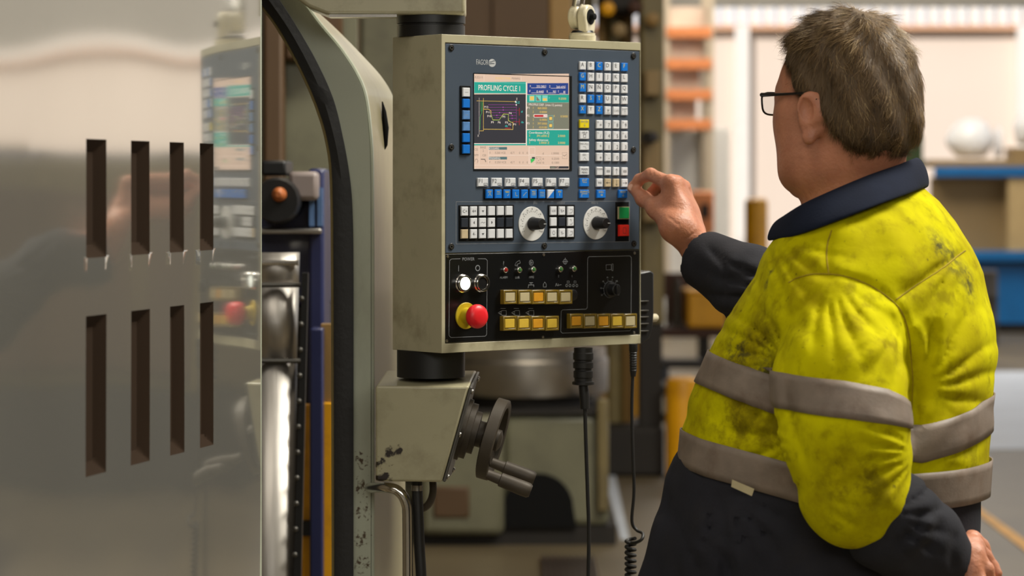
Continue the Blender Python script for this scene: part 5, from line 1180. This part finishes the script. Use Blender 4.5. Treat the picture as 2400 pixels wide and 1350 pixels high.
for sd in (1, -1): Bd.ell(H(.113, .012*sd, -.056), (.010, .008, .008), HB, .008); Bd.ell(H(.108, .032*sd, -.012), (.016, .018, .012), HB, .012, sub=True); Bd.ell(H(.096, .032*sd, -.012), (.012, .012, .012), HB, .003)
Bd.ell(H(.092, 0, .004), (.014, .042, .010), HB, .02)
Bd.ell(H(.106, 0, -.082), (.012, .026, .006), HB, .008); Bd.ell(H(.104, 0, -.094), (.012, .022, .006), HB, .008)
# ears
for sd in (1, -1):
    eo = (hL*sd*.80-hF2*.60).normalized(); ef = (hF2*.80+hL*sd*.60).normalized()
    EB = [list(ef), list(eo), list(hU2)]
    ec = H(.000, .084*sd, -.042)
    Bd.ell(ec, (.019, .0085, .033), EB, .006)
    Bd.ell(ec+hU2*.010+eo*.007-ef*.004, (.0215, .0075, .0245), EB, .004)
    Bd.ell(ec+ef*.004+eo*.011+hU2*.006, (.011, .008, .018), EB, .004, sub=True)
    Bd.ell(ec-hU2*.032+eo*.003+ef*.004, (.010, .0065, .011), EB, .005)
# neck and core
Bd.chain([H(-.030, 0, -.060), P(1998, 400, 4.13), P(2020, 500, 4.135)], [.066, .0665, .072], .03)
Bd.chain([P(2020, 500, 4.135), P(2030, 640, 4.13)], [.07, .10], .03)
Bd.chain([P(2030, 640, 4.13), P(2010, 900, 4.12), P(2010, 1100, 4.12)], [.12, .14, .14], .03)
# right hand, reaching for the keypad
HR = Field((.17, 4.60, 1.34), (.36, 4.92, 1.54), .0021)
q = lambda px, py, Y: P(px, py, Y)
wr, wr2 = q(1640, 592, 4.745), q(1670, 622, 4.725)
HR.chain([q(1700, 645, 4.70), wr2, wr, q(1612, 555, 4.755)], [.030, .028, .0265, .027], .012)
mcp = [q(1572, 432, 4.770), q(1590, 434, 4.792), q(1602, 446, 4.813), q(1607, 462, 4.832)]
for i, m0 in enumerate(mcp):
    base = q(1612, 550, 4.752).lerp(q(1622, 545, 4.785), i/3)
    HR.cone(base, m0, .021, (.0148, .0142, .0135, .012)[i], .014)
HR.cone(q(1590, 500, 4.765), q(1600, 505, 4.795), .024, .022, .02)
HR.chain([mcp[0], q(1525, 409, 4.812), q(1498, 421, 4.838), q(1484, 439, 4.852)], [.0132, .0104, .0090, .0072], .006)
HR.chain([mcp[1], q(1548, 428, 4.842), q(1528, 452, 4.858), q(1524, 474, 4.852)], [.0125, .0104, .0092, .0078], .004)
HR.chain([mcp[2], q(1562, 448, 4.862), q(1548, 474, 4.868), q(1550, 494, 4.856)], [.012, .0100, .0088, .0075], .004)
HR.chain([mcp[3], q(1580, 470, 4.874), q(1570, 492, 4.872), q(1574, 506, 4.860)], [.011, .0088, .0078, .0068], .004)
HR.chain([q(1606, 552, 4.742), q(1580, 532, 4.738), q(1540, 488, 4.778), q(1508, 466, 4.815), q(1484, 441, 4.846)], [.022, .0215, .0152, .0122, .0088], .010)
HR.chain([q(1540, 488, 4.778), q(1572, 470, 4.778), q(1580, 440, 4.776)], [.010, .012, .012], .018)
HR.ell(q(1592, 534, 4.74), (.026, .018, .024), None, .018)
# tendons, knuckle creases
for m0 in mcp[:3]: HR.cone(q(1618, 545, 4.748), m0+Vector((0, -.010, .004)), .004, .005, .008)
for c_, r_ in ((q(1588, 426, 4.775), .009), (q(1606, 436, 4.800), .008), (q(1571, 424, 4.764), .009)): HR.ell(c_, (r_, r_, r_), None, .009)
for a_, b_ in (((1530, 398), (1534, 416)), ((1522, 396), (1526, 414)), ((1500, 452), (1512, 470)), ((1496, 458), (1508, 475)), ((1560, 505), (1590, 530)), ((1600, 560), (1628, 540))):
    HR.groove([q(a_[0], a_[1], 4.78), q(b_[0], b_[1], 4.78)], .0011, .0016, 4.83)
# left hand behind the back
HLf = Field((.55, 3.84, .86), (.72, 4.10, 1.05), .0024)
lw = q(2222, 1312, 3.952)
HLf.chain([q(2180, 1285, 3.93), lw, q(2252, 1305, 3.962)], [.029, .028, .027], .012)
lm = [q(2282, 1278, 3.965), q(2285, 1300, 3.945), q(2280, 1328, 3.935), q(2270, 1350, 3.93)]
for i, m0 in enumerate(lm): HLf.cone(q(2255, 1305, 3.962), m0, .022, (.0145, .0142, .0135, .012)[i], .014)
HLf.chain([lm[0], q(2308, 1305, 3.97), q(2325, 1328, 3.97), q(2337, 1344, 3.965)], [.0125, .0105, .0092, .0076], .005)
HLf.chain([lm[1], q(2312, 1335, 3.94), q(2320, 1365, 3.945), q(2318, 1388, 3.95)], [.0125, .0105, .0092, .0078], .004)
HLf.chain([lm[2], q(2300, 1368, 3.925), q(2304, 1400, 3.93), q(2298, 1420, 3.94)], [.012, .010, .009, .0075], .004)
HLf.chain([lm[3], q(2282, 1385, 3.915), q(2286, 1408, 3.92), q(2282, 1424, 3.93)], [.011, .009, .008, .007], .004)
HLf.chain([q(2262, 1290, 3.975), q(2278, 1268, 3.995), q(2298, 1282, 4.005), q(2312, 1302, 4.005)], [.018, .014, .0115, .009], .008)

AR = Field((.26, 3.78, .90), (.66, 4.84, 1.42), .009)
AR.chain([P(2030, 640, 4.13), SLs, SLm, P(2000, 1130, 3.868), P(2120, 1225, 3.90), P(2200, 1275, 3.935)], [.06, .05, .05, .045, .04, .031], .02)
AR.chain([P(2030, 640, 4.13), SRs, P(1975, 722, 4.47), SRe, P(1760, 668, 4.64), P(1690, 635, 4.705)], [.06, .05, .05, .045, .04, .030], .02)
person, _, _ = field_obj('person', Bd, M['skin'], extra=[AR, HR, HLf])
tag(person, 'man in a yellow and navy work jacket with glasses reaching towards the pendant keypad', 'person')

# ---- hi-vis cloth with grime
def cloth_yellow():
    m = bpy.data.materials.new('hi_vis_yellow_cloth'); m.use_nodes = True; nt = m.node_tree; N = nt.nodes.new; L = nt.links.new; b = nt.nodes['Principled BSDF']
    b.inputs['Roughness'].default_value = .85; b.inputs['Specular IOR Level'].default_value = .08
    tc = N('ShaderNodeTexCoord')
    def noise(sc, det=5, rough=.55, stretch=None):
        n = N('ShaderNodeTexNoise'); n.inputs['Scale'].default_value = sc; n.inputs['Detail'].default_value = det; n.inputs['Roughness'].default_value = rough
        if stretch: mp = N('ShaderNodeMapping'); mp.inputs['Scale'].default_value = stretch; L(tc.outputs['Object'], mp.inputs[0]); L(mp.outputs[0], n.inputs[0])
        else: L(tc.outputs['Object'], n.inputs[0])
        return n.outputs[0]
    def mr(src, a, c, d=0., e=1.):
        r = N('ShaderNodeMapRange'); r.interpolation_type = 'SMOOTHSTEP'; L(src, r.inputs[0])
        for i, v in enumerate((a, c, d, e)): r.inputs[i+1].default_value = v
        return r.outputs[0]
    def math_(op, a, c):
        n = N('ShaderNodeMath'); n.operation = op
        for i, v in enumerate((a, c)):
            if isinstance(v, (int, float)): n.inputs[i].default_value = v
            else: L(v, n.inputs[i])
        return n.outputs[0]
    def mix(f_, a, c):
        n = N('ShaderNodeMix'); n.data_type = 'RGBA'
        if isinstance(f_, float): n.inputs[0].default_value = f_
        else: L(f_, n.inputs[0])
        for i, v in ((6, a), (7, c)):
            if isinstance(v, tuple): n.inputs[i].default_value = v
            else: L(v, n.inputs[i])
        return n.outputs[2]
    base = mix(mr(noise(7, 4), .35, .7), srgb(203, 196, 0), srgb(178, 167, 0))
    base = mix(math_('MULTIPLY', mr(noise(11, 7, .65), .44, .70), .55), base, srgb(128, 110, 4))
    base = mix(math_('MULTIPLY', mr(noise(34, 6, .6), .50, .72), .5), base, srgb(104, 88, 6))
    def near(px, py, Y, r, wob=.6, fine=40, st=None):
        v = N('ShaderNodeVectorMath'); v.operation = 'DISTANCE'; L(tc.outputs['Object'], v.inputs[0]); v.inputs[1].default_value = P(px, py, Y)
        d = mr(v.outputs['Value'], r*.15, r, 1, 0); return math_('MULTIPLY', d, mr(noise(fine, 6, .7, st), .5-.22*wob, .62))
    big = None
    for a in ((1760, 860, 4.0, .10, .5, 30), (1800, 800, 3.98, .07, .5, 46), (1850, 1030, 3.98, .10, .6, 22), (2010, 1130, 3.8, .07, .35, 30), (1740, 985, 4.0, .08, .4, 28), (2230, 1080, 4.0, .07, .3, 26)):
        n = near(*a); big = n if big is None else math_('MAXIMUM', big, n)
    base = mix(math_('MULTIPLY', big, .72), base, srgb(78, 62, 14))
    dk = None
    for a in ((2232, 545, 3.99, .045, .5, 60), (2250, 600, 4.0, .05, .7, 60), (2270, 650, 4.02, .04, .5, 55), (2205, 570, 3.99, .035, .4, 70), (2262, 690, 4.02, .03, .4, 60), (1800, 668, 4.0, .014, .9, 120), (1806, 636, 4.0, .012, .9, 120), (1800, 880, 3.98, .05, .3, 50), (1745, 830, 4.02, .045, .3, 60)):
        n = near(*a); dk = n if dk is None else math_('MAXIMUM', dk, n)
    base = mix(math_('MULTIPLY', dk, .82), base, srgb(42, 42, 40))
    sp_ = mr(noise(75, 3, .5), .70, .76); base = mix(math_('MULTIPLY', sp_, .6), base, srgb(70, 62, 20))
    L(base, b.inputs['Base Color'])
    bp_ = N('ShaderNodeBump'); bp_.inputs['Strength'].default_value = .3; bp_.inputs['Distance'].default_value = .006
    hgt = math_('ADD', noise(26, 4, .5), math_('MULTIPLY', noise(900, 1), .05)); L(hgt, bp_.inputs['Height']); L(bp_.outputs[0], b.inputs['Normal'])
    return m
M['hivis'] = cloth_yellow()
jacket, JV, JQ = field_obj('work_jacket', J, M['hivis'], person)
jacket['label'] = 'yellow hi-vis work jacket with grey reflective tape'
o, _, _ = field_obj('sleeve', N1, M['navy'], jacket); o['label'] = 'navy lower sleeve'
o, _, _ = field_obj('sleeve', N2, M['navy'], jacket); o['label'] = 'navy lower sleeve'
tro, _, _ = field_obj('trousers', T, M['navydark'], person); tro['label'] = 'dark navy trousers'
bvJ = BVHTree.FromPolygons(JV.tolist(), JQ.tolist()); tv_, tq_ = TOR.mesh(); bvT = BVHTree.FromPolygons(tv_.tolist(), tq_.tolist())

def tape(top, bot, axis, rad_ok, name='reflective_tape', n=160, hem=False):
    vs, ok = [], []
    for k in range(n):
        a_ = 2*math.pi*k/n; dr = Vector((math.cos(a_), math.sin(a_), 0))
        for j in range(6):
            z = 1.2
            for it in range(3):
                c = axis(z); x = c.x+dr.x*(.19 if rad_ok > .2 else .09); zt_, zb_ = top(x), bot(x); z = zt_+(zb_-zt_)*j/5
            c = axis(z); c.z = z
            hit = (bvT if hem else bvJ).ray_cast(c+dr*.6, -dr)
            good = hit[0] is not None
            if good and rad_ok > .2:
                ht = bvT.ray_cast(c+dr*.6, -dr); good = ht[0] is not None and (hit[0]-ht[0]).length < .022
            elif good: good = (hit[0]-c).length < rad_ok
            vs.append(hit[0]+dr*(.0028 if hem else .0022) if good else c+dr*.05); ok.append(good)
    fs = []
    for k in range(n):
        for j in range(5):
            q_ = [k*6+j, ((k+1) % n)*6+j, ((k+1) % n)*6+j+1, k*6+j+1]
            if all(ok[i] for i in q_) and max((vs[q_[0]]-vs[q_[1]]).length, (vs[q_[2]]-vs[q_[3]]).length) < .05: fs.append(q_)
    me = bpy.data.meshes.new(name); me.from_pydata(vs, [], fs); me.update()
    bm = bmesh.new(); bm.from_mesh(me); bmesh.ops.delete(bm, geom=[v for v in bm.verts if not v.link_faces], context='VERTS'); bmesh.ops.recalc_face_normals(bm, faces=bm.faces); bm.to_mesh(me); bm.free()
    me.materials.append(M['tape']); me.polygons.foreach_set('use_smooth', [True]*len(me.polygons))
    o = bpy.data.objects.new(name, me); COL.objects.link(o); o.parent = jacket
    s_ = o.modifiers.new('thick', 'SOLIDIFY'); s_.thickness = .0022; s_.offset = 0; o['label'] = 'grey reflective tape'; return o
rowsT = torso_rows([(438, 1995, 2158, .075), (580, 1802, 2277, .178), (740, 1716, 2318, .192), (900, 1638, 2314, .20), (1190, 1600, 2298, .195)])
rz = sorted((r[0], r[1]) for r in rowsT)
taxis = lambda z: Vector((float(np.interp(z, [r[0] for r in rz], [r[1] for r in rz])), YM, z))
ipf = lambda xs_, zs_: (lambda x: float(np.interp(x, xs_, zs_)))
tape(ipf([.26, .30, .377, .46, .554, .62, .70], [1.270, 1.258, 1.228, 1.185, 1.163, 1.180, 1.205]), ipf([.26, .30, .377, .46, .554, .62, .70], [1.222, 1.208, 1.176, 1.134, 1.112, 1.130, 1.155]), taxis, .3)
hemf = ipf([.25, .30, .40, .47, .56, .70], [1.106, 1.083, 1.056, 1.043, 1.046, 1.050])
tape(lambda x: hemf(x)+.052, hemf, taxis, .3, hem=True)
aaxis = lambda z: Vector((float(np.interp(z, [SLe.z, SLm.z, SLs.z], [SLe.x, SLm.x, SLs.x])), float(np.interp(z, [SLe.z, SLm.z, SLs.z], [SLe.y, SLm.y, SLs.y])), z))
tape(ipf([.358, .40, .447, .50, .54], [1.242, 1.239, 1.234, 1.222, 1.200]), ipf([.358, .40, .447, .50, .54], [1.193, 1.190, 1.185, 1.176, 1.166]), aaxis, .125)
# stitched seams laid on the cloth
M['seam'] = mat('seam_yellow', srgb(150, 130, 0), .9, var=.2, vscale=120)
def on_jacket(px, py, off=.0):
    p = P(px, py, 3.95); h_ = bvJ.ray_cast(Vector((p.x, 3.5, p.z)), Vector((0, 1, 0))); return (h_[0]+Vector((0, -off, 0))) if h_[0] else p
for sm in (seam1, seam2, seam3):
    pts = [on_jacket(p.x, p.z, -.0004) for p in crom([(a_, 0, b_) for a_, b_ in sm], 6)]
    o = obj('seam', MB().tube(pts, .0014, 6), M['seam'], smooth=True); o.parent = jacket
o = obj('garment_label', MB().prism([on_jacket(1716, 1124, .004), on_jacket(1768, 1146, .004), on_jacket(1762, 1156, .004)+Vector((0, 0, -.004)), on_jacket(1714, 1136, .004)+Vector((0, 0, -.003))], (0, .002, 0)), M['capwhite']); o.parent = jacket

# ---- collar
top = [P(1830, 514, 4.08), P(1880, 480, 4.03), P(1945, 449, 4.012), P(2030, 413, 4.028), P(2100, 388, 4.07), P(2146, 370, 4.13), P(2130, 380, 4.20), P(2060, 410, 4.235), P(1960, 450, 4.235), P(1880, 492, 4.20), P(1842, 516, 4.15)]
bot = [P(1797, 561, 4.07), P(1860, 549, 3.985), P(1950, 518, 3.95), P(2050, 480, 3.96), P(2130, 451, 4.015), P(2173, 435, 4.12), P(2165, 440, 4.23), P(2090, 470, 4.30), P(1980, 520, 4.31), P(1880, 560, 4.25), P(1812, 566, 4.16)]
cn = P(2000, 440, 4.13)
ct, cb = crom(top, 6), crom(bot, 6); R_ = []
for a_, b_ in zip(ct, cb):
    ax_c = Vector((a_.x*.35+cn.x*.65, a_.y*.35+cn.y*.65, a_.z)); inn = (Vector((cn.x, cn.y, a_.z))-a_); inn.z = 0; inn.normalize()
    outw = -inn; w1 = a_.lerp(b_, .33)+outw*.006+Vector((0, 0, .003)); w2 = a_.lerp(b_, .7)+outw*.005
    R_.append([a_+inn*.006+Vector((0, 0, -.030)), a_+inn*.004+Vector((0, 0, -.010)), a_+inn*.001+Vector((0, 0, -.001)), a_+outw*.003, w1, w2, b_, b_+inn*.004+Vector((0, 0, -.002))])
m_ = MB(); m_.rings(R_, closed=False)
col_o = obj('collar', m_, M['navycollar'], smooth=True, angle=180); col_o.parent = jacket; col_o['label'] = 'navy collar'
s_ = col_o.modifiers.new('thick', 'SOLIDIFY'); s_.thickness = .003; s_.offset = 0
sb_ = col_o.modifiers.new('sub', 'SUBSURF'); sb_.levels = 1; sb_.render_levels = 2
# undershirt collar
us = [P(1900, 480, 4.06), P(1960, 455, 4.055), P(2030, 418, 4.062), P(2090, 388, 4.09), P(2118, 372, 4.13), P(2105, 380, 4.18), P(2040, 410, 4.20)]
uc = crom(us, 5); m_ = MB(); m_.rings([[p+Vector((0, 0, -.03)), p+Vector((0, 0, .004)), p+Vector((.001, .002, .006))] for p in uc], closed=False)
o = obj('shirt_collar', m_, mat('blue_shirt', srgb(52, 58, 92), .9), smooth=True); o.parent = person; s_ = o.modifiers.new('thick', 'SOLIDIFY'); s_.thickness = .002

# ---- boots
for sd in (1, -1):
    h0 = hipc+Lv*.095*sd; c = Vector((h0.x, h0.y, 0))+Fv*(-.02+.06*(sd < 0))
    bt = Field((c.x-.26, c.y-.2, 0.0), (c.x+.16, c.y+.2, .2), .008)
    bt.chain([c+Vector((0, 0, .17)), c+Vector((0, 0, .07))], [.062, .055], .02); bt.chain([c-Fv*.04+Vector((0, 0, .045)), c+Fv*.08+Vector((0, 0, .05)), c+Fv*.17+Vector((0, 0, .042))], [.045, .048, .042], .02)
    bt.f = np.maximum(bt.f, .004-bt.Z)
    o, _, _ = field_obj('boot', bt, M['boot'], person)

# ---- hair
Hr = Field((.36, 3.98, 1.52), (.62, 4.27, 1.78), .0036)
Hr.ell(H(-.008, 0, .012), (.101, .083, .100), HB, .01); Hr.ell(H(-.038, 0, -.042), (.074, .079, .082), HB, .03); Hr.ell(H(.03, 0, .040), (.066, .066, .072), HB, .03)
x, y, z = Hr.X-HC.x, Hr.Y-HC.y, Hr.Z-HC.z
f_ = x*hF2.x+y*hF2.y+z*hF2.z; u_ = x*hU2.x+y*hU2.y+z*hU2.z; l_ = x*hL.x+y*hL.y
fl = np.interp(u_, [-.125, -.105, -.085, -.066, -.055, -.03, 0, .025, .05, .075, .10], [-.055, -.045, -.034, -.026, -.018, .028, .038, .046, .068, .076, .074])
wob = .004*np.sin(l_*90+u_*60)+.003*np.sin(u_*170)
Hr.f += .0022*np.sin(70*f_+30*u_)*np.sin(55*l_+25*u_)+.0016*np.sin(120*l_+80*f_-60*u_)+.001*np.sin(210*f_+90*u_+140*l_)
cutf = np.maximum(f_-fl-wob, (-.108-u_+.25*np.maximum(f_+.07, 0)))
hh = np.clip(.5-.5*(Hr.f-cutf)/.014, 0, 1); Hr.f = (Hr.f*(1-hh)+cutf*hh+.014*hh*(1-hh)).astype(np.float32)
# leave the ears free
for sd in (1, -1): Hr.ell(H(.010, .092*sd, -.050), (.022, .030, .032), HB, .006, sub=True)
hair, HV, HQ = field_obj('hair', Hr, M['hairbase'], person); hair['label'] = 'short greying brown hair'
# strands
rng = np.random.RandomState(3)
tri = HV[HQ]; cen_ = tri.mean(1); nr = np.cross(tri[:, 2]-tri[:, 0], tri[:, 3]-tri[:, 1]); ar = np.linalg.norm(nr, axis=1); nr = nr/(ar[:, None]+1e-12)
out = cen_-np.array(H(-.014, 0, -.01)); sg_ = np.sign((out*nr).sum(1)); nr = nr*sg_[:, None]
p_ = ar/ar.sum(); NS = 30000; pick = rng.choice(len(ar), NS, p=p_)
crown = np.array(H(-.045, .012, .105)); hFn, hUn, hLn = np.array(hF2), np.array(hU2), np.array(hL)
sv, sf, tone = [], [], []
for i in pick:
    c = cen_[i]+rng.normal(0, .0012, 3); n = nr[i]; rel = c-np.array(HC); fu = rel@hFn; uu = rel@hUn
    if (n*(c-np.array(H(-.014, 0, .0)))).sum() < 0: continue
    flow = c-crown; flow = flow/(np.linalg.norm(flow)+1e-6)
    flow = flow*.8+np.array([0, 0, -1.])*.55 if uu < .06 else flow*1.0+hFn*.45+hLn*.15
    wv = np.array([math.sin(c[0]*75+c[2]*40), math.sin(c[1]*70+c[2]*55+1), math.sin(c[0]*60-c[1]*50)*.5]); flow = flow+rng.normal(0, .14, 3)+wv*.32; t_ = flow-n*(flow@n); t_ = t_/(np.linalg.norm(t_)+1e-6)
    top_ = min(max((uu-.03)/.06, 0), 1); Ls = rng.uniform(.014, .026)*(1+.35*top_); lift = rng.uniform(.02, .16)+.14*top_*rng.uniform(0, 1)
    curl = rng.normal(0, .25); side = np.cross(n, t_); wd = rng.uniform(.0003, .0006)
    base_i = len(sv); K = 4; tn = min(max(rng.normal(.40 if uu < .05 else .55, .22), 0), 1); tn = min(max(tn*(.6 if uu < -.07 else 1)+.22*math.sin(c[0]*130+c[2]*45)*math.sin(c[1]*110-c[2]*60), 0), 1)
    c = c-n*.003
    for k in range(K+1):
        s_ = k/K; pt = c+t_*Ls*s_+n*Ls*lift*math.sin(s_*2.0)+side*curl*Ls*s_*s_; w2 = wd*(1-.8*s_)
        ws = side*math.cos(1.1*curl)+n*.3
        sv += [pt-ws*w2, pt+ws*w2]; tone += [tn, tn]
    for k in range(K): sf.append((base_i+2*k, base_i+2*k+1, base_i+2*k+3, base_i+2*k+2))
me = bpy.data.meshes.new('hair_strands'); me.from_pydata([tuple(v) for v in sv], [], sf); me.update()
at = me.attributes.new('tone', 'FLOAT', 'POINT'); at.data.foreach_set('value', tone)
hm = bpy.data.materials.new('hair_strand'); hm.use_nodes = True; nt = hm.node_tree; b = nt.nodes['Principled BSDF']; an_ = nt.nodes.new('ShaderNodeAttribute'); an_.attribute_name = 'tone'
rp = nt.nodes.new('ShaderNodeValToRGB'); nt.links.new(an_.outputs['Fac'], rp.inputs[0]); nt.links.new(rp.outputs[0], b.inputs['Base Color'])
rp.color_ramp.elements[0].color = srgb(52, 39, 25); rp.color_ramp.elements[1].color = srgb(172, 148, 110); e_2 = rp.color_ramp.elements.new(.5); e_2.color = srgb(114, 88, 55)
b.inputs['Roughness'].default_value = .45; b.inputs['Specular IOR Level'].default_value = .35
me.materials.append(hm); hs = put('hair_strands', me); hs.parent = hair; hs['kind'] = 'stuff'

# ---- glasses
M['frame'] = mat('glasses_frame', srgb(28, 24, 24), .3, .3, var=0)
gm_ = bpy.data.materials.new('lens_glass'); gm_.use_nodes = True; b = gm_.node_tree.nodes['Principled BSDF']; b.inputs['Transmission Weight'].default_value = 1; b.inputs['Roughness'].default_value = .02; b.inputs['IOR'].default_value = 1.05
gl_o = bpy.data.objects.new('glasses', None); COL.objects.link(gl_o); gl_o.parent = person; gl_o['label'] = 'dark thin-framed glasses'
for sd in (1, -1):
    c = (.120, .037*sd, -.010); lw_, lh = .026, .0165; pts = []
    for k in range(28):
        a_ = 2*math.pi*k/28; cx_, sx_ = math.cos(a_), math.sin(a_); qx = math.copysign(abs(cx_)**.55, cx_)*lw_; qz = math.copysign(abs(sx_)**.55, sx_)*lh
        pts.append(H(c[0]-.12*abs(c[1]+qx*sd)**1.0*.6, c[1]+qx*sd, c[2]+qz))
    o = obj('rim', MB().tube(pts, .0015, 8, closed=True), M['frame'], smooth=True); o.parent = gl_o
    o = obj('lens', MB().prism(pts, hF2*.0012), gm_, smooth=True); o.parent = gl_o
    o = obj('temple', MB().tube([H(.114, .062*sd, .002), H(.110, .068*sd, .002), H(.07, .078*sd, -.003), H(.0, .086*sd, -.010), H(-.018, .086*sd, -.022)], [.0028, .0032, .0022, .0018, .0016], 8), M['frame'], smooth=True); o.parent = gl_o
o = obj('bridge', MB().tube([H(.120, .012, -.006), H(.124, 0, -.003), H(.120, -.012, -.006)], .0012, 8), M['frame'], smooth=True); o.parent = gl_o
# fingernail
nl = q(1480.5, 441, 4.8435)
o = obj('thumbnail', MB().lathe(nl+Vector((-.0015, -.0074, .0015)), Vector((-.45, -.85, .25)), [(0, .0058), (.0009, .0050), (.0012, .002)], 14), mat('nail', srgb(214, 168, 146), .3, var=.05), smooth=True); o.parent = person
